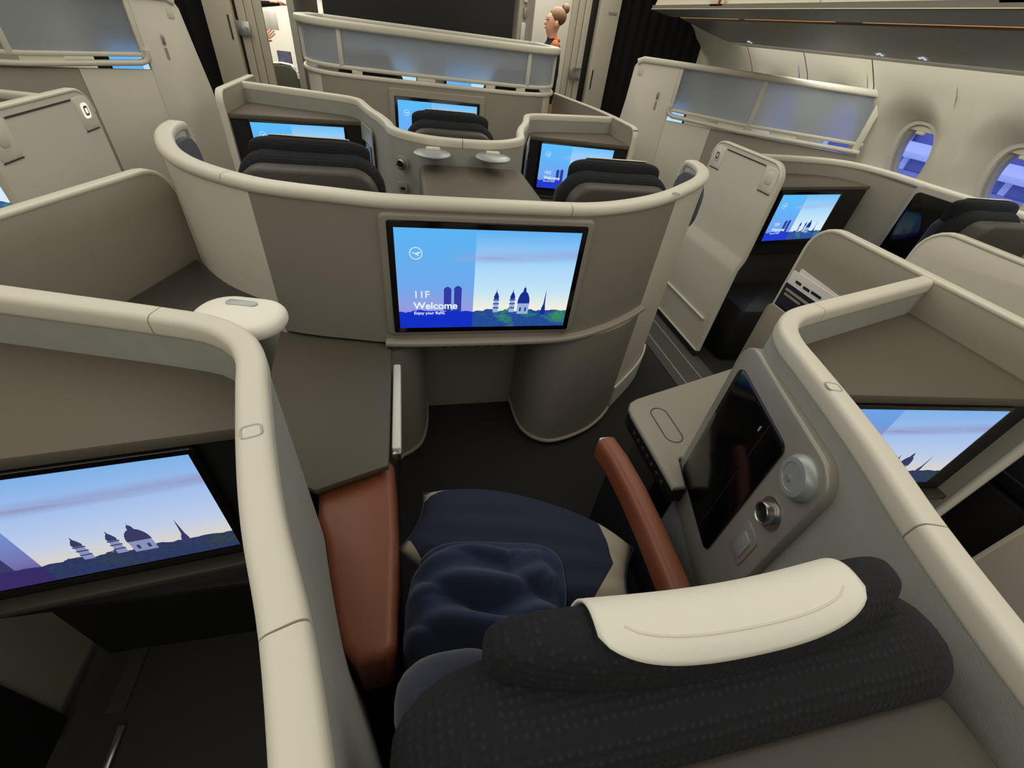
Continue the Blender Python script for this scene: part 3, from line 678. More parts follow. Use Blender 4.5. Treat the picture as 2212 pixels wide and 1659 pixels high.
for q, (a, b) in enumerate(zip(cutk, cutk[1:])):
    pp = [v.copy() for v in full_rim[a:b + 1]]
    if q == 0:
        e = pp[0]; pp = [e + Vector((0.0, 0.035, -0.35)), e + Vector((0, 0.035, -0.06)), e + Vector((0, 0.026, -0.025)), e + Vector((0, 0.01, -0.006))] + pp[1:]
    if q == 3:
        e = pp[-1]; pp = pp[:-1] + [e + Vector((0, 0.01, -0.006)), e + Vector((0, 0.026, -0.025)), e + Vector((0, 0.035, -0.06)), e + Vector((0, 0.035, -0.35))]
    pp[0] = pp[0] + (pp[1] - pp[0]).normalized() * 0.001; pp[-1] = pp[-1] + (pp[-2] - pp[-1]).normalized() * 0.001
    sw('rim', 'cream', sh, pp, RIM, up=(0, 1, 0) if q == 0 else (0, 0, 1))
for s in (-1, 1):
    fnp = frame_fn((s * 1.085, 1.98, 0.98), (0, 1, 0), (-s, 0, 0))
    plate('inner_pad', 'pad_blue', sh, fnp, rrect(0.26, 0.24, 0.09), 0.02, 0.008, 3)
# frame field around the screen, ledge and seam
plate('screen_frame', 'shell_grey', sh, frame_fn((-0.012, 1.316, 0.887), (1, 0, 0), (0, -1, 0)), rrect(0.68, 0.425, 0.02), 0.022, 0.010, 4)
lpt = [Vector((p[0], p[1], 0.642)) for p in shell_part(9, 17)]
sw('screen_ledge', 'taupe_panel', sh, [v + Vector((0, -0.006, 0)) for v in lpt], rrect(0.045, 0.022, 0.008, 3))
# right pod beside the footwell and left pod
podR = cr([(0.215, 1.66, 0), (0.218, 1.50, 0), (0.232, 1.41, 0), (0.275, 1.345, 0), (0.345, 1.312, 0), (0.44, 1.325, 0), (0.56, 1.372, 0), (0.66, 1.44, 0), (0.735, 1.515, 0)], 5)
wl('pod', 'shell_grey', sh, [(p.x, p.y) for p in podR], 0.03, 0.635, 0.03)
sw('pod_trim', 'taupe_panel', sh, [Vector((p.x, p.y - 0.004, 0.036)) for p in podR], rrect(0.018, 0.016, 0.006, 2))
wl('pod_skirt', 'dark_trim', sh, [(p.x, p.y + 0.006) for p in podR], 0.0, 0.03, 0.02)
podL = cr([(-0.350, 1.275, 0), (-0.335, 1.295, 0), (-0.30, 1.315, 0), (-0.258, 1.36, 0), (-0.235, 1.43, 0), (-0.222, 1.52, 0), (-0.218, 1.66, 0)], 5)
wl('pod', 'shell_grey', sh, [(p.x, p.y) for p in podL], 0.03, 0.60, 0.03)
sw('pod_trim', 'taupe_panel', sh, [Vector((p.x, p.y - 0.004, 0.036)) for p in podL], rrect(0.018, 0.016, 0.006, 2))
bx('footwell_back', 'taupe_panel', sh, (0, 1.655, 0.31), (0.46, 0.03, 0.62)); bx('footwell_top', 'dark_trim', sh, (0, 1.49, 0.622), (0.62, 0.34, 0.015))
for i in range(6): bx('vent_slat', 'dark_trim', sh, (-0.13 + i * 0.052, 1.638, 0.44), (0.02, 0.006, 0.14), 0.002)
sw('rim_latch', 'dial_grey', sh, [(0.705 + a * 0.82 - b * 0.57, 1.497 + a * 0.57 + b * 0.82, 1.1405) for a, b in rrect(0.026, 0.022, 0.006, 4)], rrect(0.003, 0.003, 0.001, 2), closed=True)
# kick piece at the foot of the right wing
wl('wing_foot', 'cream', sh, [(x + 0.012, y - 0.010) for x, y in shell_part(17, 21)], 0.02, 0.16, 0.012)
monitor('monitor', 'big welcome screen reading 11F on the curved grey shell', (-0.012, 1.29, 0.885), 0.0, 0.594, 0.352, 0.020, '11F', 'main', depth=0.008)

# left side console, white strip, lamp and dark table
cs = thing('side_console', 'low olive-grey side console with white strip between leather armrest and shell', 'console', (-0.53, 1.05, 0))
pr('console_top', 'shelf_olive', cs, [(-0.345, 0.76), (-0.345, 1.345), (-0.735, 1.424), (-0.72, 1.20), (-0.68, 0.80), (-0.52, 0.70)], 0.60, 0.622, 0.006)
bx('console_body', 'dark_trim', cs, (-0.53, 1.05, 0.30), (0.36, 0.435, 0.59), 0.01)
bx('light_strip', 'white_cloth', cs, (-0.327, 1.030, 0.585), (0.026, 0.39, 0.035), 0.006)
bx('strip_end', 'metal', cs, (-0.327, 0.828, 0.582), (0.026, 0.02, 0.03), 0.004)
dtb = thing('side_table', 'dark brown slab table between the privacy panel and cream shell wing', 'table', (-1.0, 1.55, 0))
pr('table_top', 'dark_table', dtb, [(-1.21, 1.30), (-1.065, 1.75), (-1.00, 1.668), (-0.90, 1.550), (-0.790, 1.461), (-0.766, 1.444), (-0.758, 1.430), (-0.762, 1.405), (-0.84, 1.34), (-1.0, 1.20)], 0.712, 0.738, 0.006)
bx('table_support', 'dark_trim', dtb, (-1.05, 1.42, 0.36), (0.18, 0.20, 0.71), 0.02)
lm = thing('rail_lamp', 'oval white lamp with grey button mounted at the console rail corner', 'lamp', (-0.565, 0.715, 1.06))
fl_ = lambda a, b, d: Vector((-0.574 + a * 0.974 + b * 0.225, 0.760 - a * 0.225 + b * 0.974, 1.066 + d))
plate('lamp_body', 'lamp_white', lm, fl_, rrect(0.160, 0.118, 0.056, 8), 0.032, 0.014, 4, crown=0.006)
plate('lamp_button', 'dial_grey', lm, lambda a, b, d: fl_(a - 0.002, b + 0.018, d + 0.036), rrect(0.056, 0.018, 0.008, 5), 0.003, 0.001)
plate('lamp_lens', 'dial_grey', lm, lambda a, b, d: fl_(a - 0.002, b + 0.016, d - 0.005), rrect(0.09, 0.05, 0.024, 8), 0.008, 0.002)

# ------------------------------------------------------------------ right wall of the seat: tablet panel, table with controls
DW = Vector((0.281, 0.96, 0)); NW = Vector((-0.96, 0.281, 0))
OW = Vector((0.345, 0.04, 0)) + NW * 0.012
def wf_(s, z, d): return OW + DW * s + Vector((0, 0, z)) + NW * d
cp = thing('control_panel', 'silver-grey panel with black tablet, dial and socket on console wall', 'control panel', wf_(0.45, 0.55, 0))
plate('panel_plate', 'silver_panel', cp, lambda a, b, d: wf_(a, b, d - 0.012), shift(rrect(0.425, 0.545, 0.06, 8), 0.472, 0.775), 0.028, 0.006, 3)
tb_ = plate('tablet', 'gloss_black', cp, lambda a, b, d: wf_(a, b, d + 0.0165), shift(rrect(0.262, 0.392, 0.022, 6), 0.515, 0.795), 0.005, 0.002)
bx('tablet_camera', 'dial_grey', tb_, wf_(0.470, 0.955, 0.0222), (0.004, 0.004, 0.012))
bx('tablet_slot', 'dark_trim', tb_, wf_(0.452, 0.80, 0.0218), (0.0012, 0.0012, 0.37))
Rn = facing(NW)
dl = ln('dial', 'dial_grey', cp, wf_(0.318, 0.985, 0.014), [(0.043, 0), (0.043, 0.010), (0.036, 0.020), (0.027, 0.021), (0.026, 0.019), (0.0255, 0.0195)], Rn, 40)
ln('dial_button', 'silver_panel', dl, wf_(0.322, 0.976, 0.030), [(0.007, 0), (0.006, 0.006)], Rn, 16)
so = ln('socket', 'metal', cp, wf_(0.318, 0.872, 0.014), [(0.035, 0), (0.034, 0.004), (0.026, 0.005), (0.0225, 0.004), (0.022, 0.020), (0.0205, 0.022), (0.0185, 0.020), (0.018, 0.010)], Rn, 36)
ln('socket_core', 'soft_black', so, wf_(0.318, 0.872, 0.018), [(0.0185, 0), (0.018, 0.012)], Rn, 24)
us = plate('usb_port', 'silver_panel', cp, lambda a, b, d: wf_(a, b, d + 0.015), shift(rrect(0.062, 0.10, 0.016), 0.322, 0.755), 0.004, 0.0015)
plate('port_cover', 'dial_grey', us, lambda a, b, d: wf_(a, b, d + 0.0185), shift(rrect(0.032, 0.058, 0.006), 0.318, 0.755), 0.003, 0.001)
ct = thing('console_table', 'grey console table with oval outline and dark buttoned edge', 'table', (0.75, 0.85, 0))
ctp = [(0.432, 0.606), (0.432, 0.90), (0.437, 0.935), (0.455, 0.962), (0.485, 0.978), (0.53, 0.992), (1.12, 1.165), (1.15, 0.95), (0.62, 0.738), (0.576, 0.703), (0.549, 0.700), (0.513, 0.709), (0.505, 0.706), (0.473, 0.606)]
pr('table_top', 'taupe_panel', ct, ctp, 0.585, 0.605, 0.008, 3)
pr('table_edge', 'soft_black', ct, [(a + 0.004, b - 0.002) for a, b in ctp], 0.535, 0.586, 0.004)
pr('table_body', 'dark_trim', ct, [(0.475, 0.722), (0.475, 0.88), (0.52, 0.945), (1.08, 1.10), (1.08, 0.96), (0.62, 0.76)], 0.0, 0.54, 0.004)
sw('oval_outline', 'dark_table', ct, [(0.532 + 0.030 * math.cos(a) + (0.0), 0.845 + (0.048 if math.sin(a) > 0 else -0.048) + 0.030 * math.sin(a), 0.6055) for a in [2 * math.pi * k / 40 for k in range(40)]], rrect(0.004, 0.002, 0.0009, 2), closed=True)
for i in range(7): ln('seat_button', 'dark_table', ct, (0.4365, 0.66 + i * 0.033, 0.560), [(0.008, 0), (0.007, 0.002)], facing((-1, 0, 0)), 14)

# ------------------------------------------------------------------ screens of the paired seats
def pair_screen(y0, s, label, number, mode, **k):
    a = Vector((s * 0.61, y0 + 0.528)); b = Vector((s * 1.13, y0 + 0.474)); c = (a + b) / 2
    ang = math.atan2((b - a).y * s, (b - a).x * s)
    return monitor('monitor', label, (c.x, c.y, 0.838), ang, 0.50, 0.275, 0.0105, number, mode, depth=0.018, **k)
pair_screen(0, -1, 'large tilted city screen under the shelf with the dark footwell below', None, 'angled', text=False, logo=True)
pair_screen(0, 1, 'city screen partly hidden by the cream rail beside the tablet panel', None, 'angled', text=False, logo=True)
pair_screen(2.55, -1, 'blue screen half covered by the seat back, below the short aisle panel', None, 'small', text=False)
pair_screen(2.55, 1, 'small welcome screen reading 10G beside a dark seat back', '10G', 'small')

# ------------------------------------------------------------------ seats
def patch(bm, fn, us, vs):
    g = [[bm.verts.new(fn(u, v)) for v in vs] for u in us]
    for i in range(len(us) - 1):
        for j in range(len(vs) - 1): bm.faces.new((g[i][j], g[i + 1][j], g[i + 1][j + 1], g[i][j + 1]))
def seat(label, x, y, hw=0.295, group='dark navy suite seats', hh=0.205, tail=(84, 6)):
    """y is the plane of the seat's rear plate; the seat faces +Y"""
    t = thing('cabin_chair', label, 'seat', (x, y + 0.3, 0), 0, group)
    V = lambda a, b, c: Vector((x + a, y + b, c))
    # backrest outline in XZ, thickness along Y
    zt, r = 1.128, 0.12
    out = [(-hw, 0.40), (hw, 0.40)] + [(hw - r + r * math.cos(math.radians(90 * k / 8)), zt - r + r * math.sin(math.radians(90 * k / 8))) for k in range(9)] \
        + [(-hw + r - r * math.sin(math.radians(90 * k / 8)), zt - r + r * math.cos(math.radians(90 * k / 8))) for k in range(9)]
    bm = bmesh.new(); puff(bm, out, 0.108, 0.050, 6, lambda a, b, d: V(a, 0.048 + d + max(0, 0.75 - b) * 0.10, b)); finish(bm, 'backrest', 'knit_navy', t, 50)
    # smooth front wings of the backrest
    for s in (-1, 1):
        plate('backrest_wing', 'fabric_navy', t, lambda a, b, d: V(s * (hw - 0.062) + a, 0.105 + d, 0.80 + b), rrect(0.115, 0.54, 0.05, 6), 0.075, 0.03, 4)
    pw, pz_ = hw - 0.022, (1.078 if hw > 0.3 else 1.098)
    po = [(-pw, 0.42), (pw, 0.42)] + [(pw - 0.09 + 0.09 * math.cos(math.radians(15 * k)), pz_ - 0.09 + 0.09 * math.sin(math.radians(15 * k))) for k in range(7)] + [(-pw + 0.09 - 0.09 * math.sin(math.radians(15 * k)), pz_ - 0.09 + 0.09 * math.cos(math.radians(15 * k))) for k in range(7)]
    bm = bmesh.new(); puff(bm, po, 0.085, 0.012, 3, lambda a, b, d: V(a, -0.030 + d, b)); finish(bm, 'back_plate', 'seat_plate', t)
    # headrest: rounded bolster, tapered to the ends
    HY, HZ = 0.146, (1.112 if hw > 0.3 else 1.100)
    def hr(u, a, k=1.0, off=0.0):
        f = max(0.0, 1 - abs(u / hh) ** 4) ** 0.4
        ry = (0.034 * (0.3 + 0.7 * f) + off) * k; rz = (0.066 * (0.35 + 0.65 * f) + off)
        c, s = math.cos(a), math.sin(a); e = 0.72
        yy = abs(c) ** e * (1 if c > 0 else -1); zz = abs(s) ** e * (1 if s > 0 else -1)
        return V(u, HY - 0.02 + ry * yy + 0.018 * (u / 0.2) ** 2, HZ + rz * zz)
    bm = bmesh.new(); us = [-hh * 0.9995 + hh * 1.999 * (0.5 - 0.5 * math.cos(math.pi * i / 28)) for i in range(29)]; n = 36
    rings = [[bm.verts.new(hr(u, 2 * math.pi * j / n)) for j in range(n)] for u in us]
    for A, B in zip(rings, rings[1:]):
        for j in range(n): bm.faces.new((A[j], A[(j + 1) % n], B[(j + 1) % n], B[j]))
    bm.faces.new(rings[0]); bm.faces.new(list(reversed(rings[-1]))); finish(bm, 'headrest', 'knit_navy', t, 60)
    # white cloth over the top of the headrest, rounded tail at the back
    bm = bmesh.new()
    def cv(u, v):
        q = max(0.0, 1 - (abs(u) / 0.1365) ** 3.5); a1 = math.radians(tail[0] + tail[1] * q ** 0.6); a0 = math.radians(-30)
        return hr(u, a0 + (a1 - a0) * v, 1.0, 0.004)
    patch(bm, cv, lsp(-0.136, 0.136, 40), lsp(0, 1, 24)); o = finish(bm, 'headrest_cover', 'white_cloth', t, 60)
    md = o.modifiers.new('Solidify', 'SOLIDIFY'); md.thickness = 0.003; md.offset = 0
    sw('stitch_seam', 'cream_panel', t, [cv(u, 0.80) + Vector((0, -0.0015, 0.0010)) for u in lsp(-0.112, 0.112, 24)], rrect(0.0022, 0.0022, 0.0008, 2))
    # cushion and base
    plate('seat_cushion', 'fabric_navy', t, lambda a, b, d: V(a, 0.40 + b, 0.325 + d), rrect(2 * hw, 0.46, 0.07, 5), 0.12, 0.05, 4, crown=0.012)
    bx('seat_base', 'soft_black', t, V(0, 0.40, 0.165), (2 * hw - 0.08, 0.40, 0.33), 0.02)
    return t
SEAT_F = seat('dark navy seat with white headcover, pillow and blanket on it', 0.01, -0.02, 0.312, hh=0.222, tail=(92, 42))
# leather armrests of that seat
ao = [(-0.446, 0.390), (-0.430, 0.342), (-0.40, 0.310), (-0.345, 0.314), (-0.326, 0.337), (-0.324, 0.56), (-0.335, 0.795), (-0.345, 0.812), (-0.37, 0.818), (-0.43, 0.808), (-0.53, 0.770), (-0.515, 0.645), (-0.492, 0.58), (-0.474, 0.50)]
al = pr('armrest', 'leather', SEAT_F, ao, 0.40, 0.585, 0.022, 4)
pr('armrest_body', 'soft_black', SEAT_F, inset(ao, 0.012), 0.0, 0.415, 0.004)
sw('armrest', 'leather', SEAT_F, [(0.288, 0.775, 0.60), (0.296, 0.70, 0.606), (0.302, 0.60, 0.605), (0.304, 0.48, 0.598), (0.302, 0.36, 0.588), (0.298, 0.26, 0.580)], rrect(0.062, 0.085, 0.022, 4))
bx('armrest_cap', 'cream', SEAT_F, (0.284, 0.780, 0.622), (0.036, 0.014, 0.028), 0.004)
bx('armrest_body', 'soft_black', SEAT_F, (0.315, 0.50, 0.30), (0.05, 0.46, 0.54), 0.01)
SEAT_D = seat('dark navy seat back in the curved shell, in front of the half covered blue screen', -0.60, 1.70, 0.255)
SEAT_G = seat('dark navy seat back in the curved shell, beside the 10G screen', 0.605, 1.70, 0.255)
SEAT_9 = seat('dark navy seat back hiding part of the screen below frosted glass', -0.02, 2.53, 0.245)
seat_k = seat('dark seat back beside the oval window', 2.42, 1.46, 0.22)

# pillow and blanket
def cushion(bm, w, h, th, M, n=28, corner=0.0, wr=0.0):
    def fn(u, v, s):
        e = max(0.0, (1 - abs(u) ** 3.2)) * max(0.0, (1 - abs(v) ** 3.2))
        x = u * w / 2 * (1 - 0.07 * (1 - abs(v) ** 2) * 0 - corner * (1 - v * v) * abs(u) ** 3); y = v * h / 2 * (1 - corner * (1 - u * u) * abs(v) ** 3)
        z = s * th / 2 * e ** 0.55 + wr * math.sin(7 * u + 3 * v) * e * 0.5 + wr * 0.6 * math.sin(13 * v - 5 * u) * e
        y *= 1 - (0.46 * max(0, u) + 0.46 * max(0, -u)) * abs(u)
        return M @ Vector((x, y, z))
    for s in (1, -1):
        patch(bm, lambda u, v: fn(u, v, s), lsp(-1, 1, n), lsp(-1, 1, n))
Mp = Matrix.Translation((-0.024, 0.525, 0.531)) @ Matrix.Rotation(math.radians(-24), 4, 'Z') @ Matrix.Rotation(math.radians(2), 4, 'X')
pm = bpy.data.materials.new('pillow_print'); pm.use_nodes = True; nt = pm.node_tree; b_ = nt.nodes['Principled BSDF']; b_.inputs['Roughness'].default_value = 0.9
tc_ = nt.nodes.new('ShaderNodeTexCoord'); uvs = nt.nodes.new('ShaderNodeSeparateXYZ'); nt.links.new(tc_.outputs['UV'], uvs.inputs[0])
def _m(op, a, b):
    n_ = nt.nodes.new('ShaderNodeMath'); n_.operation = op
    for i, v in enumerate((a, b)):
        if isinstance(v, (int, float)): n_.inputs[i].default_value = v
        else: nt.links.new(v, n_.inputs[i])
    return n_.outputs[0]
U_ = _m('ABSOLUTE', _m('SUBTRACT', uvs.outputs[0], 0.5), 0); V_ = _m('ABSOLUTE', _m('SUBTRACT', uvs.outputs[1], 0.5), 0)
rgt = _m('GREATER_THAN', uvs.outputs[0], 0.5)
mskl = _m('GREATER_THAN', _m('ADD', _m('MULTIPLY', U_, 1.55), V_), 0.92)
mskr = _m('GREATER_THAN', _m('ADD', _m('MULTIPLY', U_, 2.2), _m('MULTIPLY', V_, 0.5)), 0.86)
msk = _m('ADD', _m('MULTIPLY', rgt, mskr), _m('MULTIPLY', _m('SUBTRACT', 1.0, rgt), mskl))
mxp = nt.nodes.new('ShaderNodeMix'); mxp.data_type = 'RGBA'; mxp.inputs[6].default_value = lin((29, 35, 56)); mxp.inputs[7].default_value = lin((168, 160, 140))
nt.links.new(msk, mxp.inputs[0]); nt.links.new(mxp.outputs[2], b_.inputs['Base Color']); MATS['pillow_print'] = pm
pil = thing('pillow', 'navy pillow with beige corners lying on the seat', 'pillow', (-0.02, 0.555, 0.49))
bm = bmesh.new(); cushion(bm, 0.585, 0.31, 0.15, Matrix.Identity(4), 30, 0.07, 0.006)
uvl = bm.loops.layers.uv.new('UVMap')
for f_ in bm.faces:
    for lp in f_.loops: lp[uvl].uv = (lp.vert.co.x / 0.585 + 0.5, lp.vert.co.y / 0.31 + 0.5)
bmesh.ops.transform(bm, matrix=Mp, verts=bm.verts); from mathutils.bvhtree import BVHTree
PIL = BVHTree.FromBMesh(bm); finish(bm, 'pillow_cover', 'pillow_print', pil, 180)
def pil_edge(a, b):
    return Mp @ Vector((0.2925 * a * (1 - 0.07 * (1 - b * b) * abs(a) ** 3), 0.155 * b * (1 - 0.07 * (1 - a * a) * abs(b) ** 3) * (1 - (0.46 * max(0, a) + 0.46 * max(0, -a)) * abs(a)), 0))
sw('piping', 'fabric_navy', pil, [pil_edge(a, b) for a, b in [(t_, -1) for t_ in lsp(-1, 1, 14)[:-1]] + [(1, t_) for t_ in lsp(-1, 1, 10)[:-1]] + [(-t_, 1) for t_ in lsp(-1, 1, 14)[:-1]] + [(-1, -t_) for t_ in lsp(-1, 1, 10)[:-1]]], rrect(0.006, 0.006, 0.002, 2), closed=True)
bm = bmesh.new()
def bl_fn(u, v):
    k_ = max(abs(u), abs(v)) / max(1e-9, (u ** 4 + v ** 4) ** 0.25); u, v = u * k_, v * k_
    r = min(1.0, abs(u) ** 4 + abs(v) ** 4); dome = (1 - r) ** 0.33
    rid = -0.018 + 0.034 * abs(math.sin(3.6 * (0.8 * u + 0.45 * v) + 1.3 * math.sin(2.7 * v + 0.6) + 0.5)) ** 0.8 + 0.024 * abs(math.sin(4.3 * (v - 0.4 * u) + 1.1 * math.sin(3.1 * u + 0.9))) ** 0.8 + 0.0 * math.sin(7.5 * (0.75 * u + 0.5 * v) + 2.1 * math.sin(2.9 * v + 0.6) + 0.8) + 0.017 * math.sin(10.5 * (v - 0.35 * u) + 1.6 * math.sin(2.6 * u + 0.4))
    c, s_ = math.cos(math.radians(-9)), math.sin(math.radians(-9)); x, y = u * 0.180, v * 0.128
    X, Y = -0.135 + x * c - y * s_, 0.390 + x * s_ + y * c
    low = 0.444
    for dx, dy in ((0, 0), (0.008, 0), (-0.008, 0), (0, 0.008), (0, -0.008)):       # lies on the cushion and over the pillow's edge
        h = PIL.ray_cast(Vector((X + dx, Y + dy, 1.0)), Vector((0, 0, -1)))[0]
        if h: low = max(low, h.z + 0.003)
    top = 0.444 + dome * (0.178 + rid + 0.015 * v)
    return X, Y, low, max(top, low + 0.014 * dome)
def bl_top(u, v): X, Y, low, top = bl_fn(u, v); return Vector((X, Y, top))
def bl_low(u, v): X, Y, low, top = bl_fn(u, v); return Vector((X, Y, low))
for f_ in (bl_top, bl_low): patch(bm, f_, lsp(-1, 1, 60), lsp(-1, 1, 50))
tag(finish(bm, 'blanket', 'blanket_navy', None, 180), 'folded navy blanket bundled behind the pillow on the seat', 'blanket')

# ------------------------------------------------------------------ between the row-10 seats: divider, lamps, sockets
dv = thing('centre_divider', 'grey box divider between the paired seats below round lamps', 'divider', (0.04, 1.9, 0))
pr('divider_top', 'shelf_olive', dv, shift(rrect(0.50, 0.57, 0.06, 6), 0.045, 1.975), 0.05, 1.005, 0.02, 4)
for s, lab in ((-1, 'round thin lamp with grey clip on the half covered blue screen side of divider'), (1, 'round thin lamp with grey clip on the 10G screen side of divider')):
    cx = -0.145 if s < 0 else 0.135; t = thing('disc_lamp', lab, 'lamp', (cx, 2.235, 1.03))
    ln('disc', 'dial_grey', t, (cx, 2.175, 1.062), [(0.02, -0.012), (0.07, -0.004), (0.082, 0.002), (0.083, 0.007), (0.078, 0.011), (0.02, 0.013)], None, 40)
    bx('clip', 'cream', t, (cx + 0.005, 2.215, 1.078), (0.065, 0.026, 0.016), 0.006); bx('stem', 'silver_panel', t, (cx, 2.235, 1.045), (0.03, 0.06, 0.02), 0.006)
nf = Vector((-0.35, -0.94, 0)).normalized()
sk = thing('audio_socket', 'round metal socket on the console beside the divider', 'socket', (-0.285, 2.275, 0.96)); Rk = facing(nf)
base = Vector((-0.283, 2.318, 0.985))
ln('ring', 'silver_panel', sk, base, [(0.034, 0), (0.033, 0.006), (0.024, 0.008)], Rk, 30); ln('barrel', 'metal', sk, base, [(0.021, 0.004), (0.021, 0.026), (0.017, 0.028), (0.014, 0.024)], Rk, 30); ln('core', 'soft_black', sk, base, [(0.015, 0.02), (0.014, 0.026)], Rk, 20)
pt_ = thing('usb_plate', 'small grey usb port plate below the round socket', 'port', (-0.28, 2.31, 0.84))
plate('port_frame', 'silver_panel', pt_, frame_fn((-0.283, 2.318, 0.875), Vector((0.94, -0.35, 0)), nf), rrect(0.05, 0.05, 0.012), 0.008, 0.002); plate('port_slot', 'soft_black', pt_, frame_fn(Vector((-0.283, 2.318, 0.870)) + nf * 0.008, Vector((0.94, -0.35, 0)), nf), rrect(0.022, 0.012, 0.003), 0.002, 0.0)
for s, lab in ((-1, 'black tablet in pale holder on the console wall beside half covered blue screen'), (1, 'black tablet in pale holder on the console wall beside the 10G screen')):
    p0 = Vector((s * 0.405, 2.55 + 0.20, 0)); p1 = Vector((s * 0.485, 2.55 + 0.47, 0)); ax = (p1 - p0).normalized(); nn = Vector((s * ax.y * s * s, -ax.x * s, 0)); nn = Vector((ax.y, -ax.x, 0)) * s
    mid = (p0 + p1) / 2 + nn * 0.028; t = thing('tablet_holder', lab, 'tablet', (mid.x, mid.y, 0.6)); f_ = frame_fn((mid.x, mid.y, 0.80), -ax * s * -1 if False else (ax if s > 0 else -ax), nn)
    plate('holder_plate', 'silver_panel', t, f_, rrect(0.25, 0.46, 0.03), 0.008, 0.002); plate('tablet', 'gloss_black', t, lambda a, b, d: f_(a, b - 0.02, d + 0.008), rrect(0.20, 0.33, 0.015), 0.005, 0.002)

# ------------------------------------------------------------------ front suite with frosted glass
FS = [(-0.985, 4.60), (-0.985, 4.40), (-0.965, 4.24), (-0.92, 4.10), (-0.84, 3.99), (-0.72, 3.92), (-0.52, 3.885), (-0.25, 3.872), (0, 3.87), (0.25, 3.872), (0.52, 3.885), (0.72, 3.92), (0.84, 3.99), (0.92, 4.10), (0.965, 4.24), (0.985, 4.40), (0.985, 4.60)]
fsp = cr([(x, y, 0) for x, y in FS], 4); FP = [(p.x, p.y) for p in fsp]
fs = thing('front_suite', 'front double suite with curved frosted glass screen wall', 'suite', (0, 4.4, 0))
wl('front_panel', 'taupe_panel', fs, FP[4 * 4:12 * 4 + 1], 0.02, 1.135, 0.04)
wl('side_panel', 'cream_panel', fs, FP[:4 * 4 + 1], 0.02, 1.135, 0.04); wl('side_panel', 'cream_panel', fs, FP[12 * 4:], 0.02, 1.135, 0.04)
def ring(z): return [Vector((x, y + 0.02, z)) for x, y in FP]
sw('lower_rim', 'cream', fs, ring(1.148), rrect(0.052, 0.028, 0.010, 3))
sw('frame_sill', 'cream', fs, ring(1.196), rrect(0.034, 0.024, 0.008, 3))
sw('top_rim', 'cream', fs, ring(1.430), rrect(0.085, 0.046, 0.014, 3))
sw('rear_rim', 'cream', fs, [Vector((-0.985, 4.60, 1.430)), Vector((-0.97, 4.90, 1.430)), Vector((-0.90, 5.0, 1.430)), Vector((0, 5.02, 1.430)), Vector((0.90, 5.0, 1.430)), Vector((0.97, 4.90, 1.430)), Vector((0.985, 4.60, 1.430))], rrect(0.085, 0.046, 0.014, 3))
wl('rear_wall', 'grey_wall', fs, [(-0.985, 4.60), (-0.97, 4.90), (-0.90, 5.0), (0.90, 5.0), (0.97, 4.90), (0.985, 4.60)], 0.02, 1.41, 0.03)
mul = [0, 4 * 4 + 9, 11 * 4 + 3 - 12 + 12, len(FP) - 1]
def near(x): return min(range(len(FP)), key=lambda i: abs(FP[i][0] - x) + (0.0 if FP[i][1] < 3.99 else 5))
k1, k2 = near(-0.69), near(0.67)
for k in (k1, k2): bx('mullion', 'cream', fs, (FP[k][0], FP[k][1] + 0.02, 1.31), (0.030, 0.036, 0.22), 0.006)
for k in (8, len(FP) - 9): bx('mullion', 'cream', fs, (FP[k][0], FP[k][1] + 0.015, 1.31), (0.036, 0.036, 0.22), 0.006)
for a, b in ((0, k1), (k1, k2), (k2, len(FP) - 1)): wl('frosted_pane', 'frosted', fs, [(x, y + 0.025) for x, y in FP[a:b + 1]], 1.205, 1.412, 0.006)
for k in (near(-0.60), near(-0.12), near(-0.05), near(0.42), near(0.62)): bx('spacer', 'cream_panel', fs, (FP[k][0], FP[k][1] + 0.02, 1.173), (0.07, 0.03, 0.026), 0.004)
plate('screen_frame', 'taupe_panel', fs, frame_fn((-0.01, 3.885, 0.87), (1, 0, 0), (0, -1, 0)), rrect(0.72, 0.48, 0.02), 0.022, 0.008, 3)
monitor('monitor', 'dark-framed blue screen under the frosted glass wall, partly behind a seat back', (-0.01, 3.855, 0.865), 0.0, 0.594, 0.352, 0.022, None, 'small', text=False, depth=0.012)
for x, lab in ((-0.42, 'lit blue screen glowing behind the frosted glass, beside pale spacer'), (0.42, 'lit blue screen glowing behind the frosted glass, below dark central wall')):
    monitor('monitor', lab, (x, 4.93, 1.05), 0.0, 0.56, 0.32, 0.02, None, 'small', text=False, logo=False)
for x, lab in ((-0.50, 'dark seat back seen as a shadow through the frosted glass'), (0.62, 'dark seat back inside frosted suite')):
    t = thing('cabin_chair', lab, 'seat', (x, 4.22, 0), 0, 'dark navy suite seats')
    plate('backrest', 'knit_navy', t, frame_fn((x, 4.24, 0.78), (1, 0, 0), (0, -1, 0)), rrect(0.50, 0.86, 0.12, 6), 0.12, 0.04, 4); plate('headrest', 'knit_navy', t, frame_fn((x, 4.22, 1.20), (1, 0, 0), (0, -1, 0)), rrect(0.34, 0.16, 0.06, 6), 0.10, 0.04, 4); bx('seat_base', 'soft_black', t, (x, 4.45, 0.22), (0.5, 0.46, 0.42), 0.04)

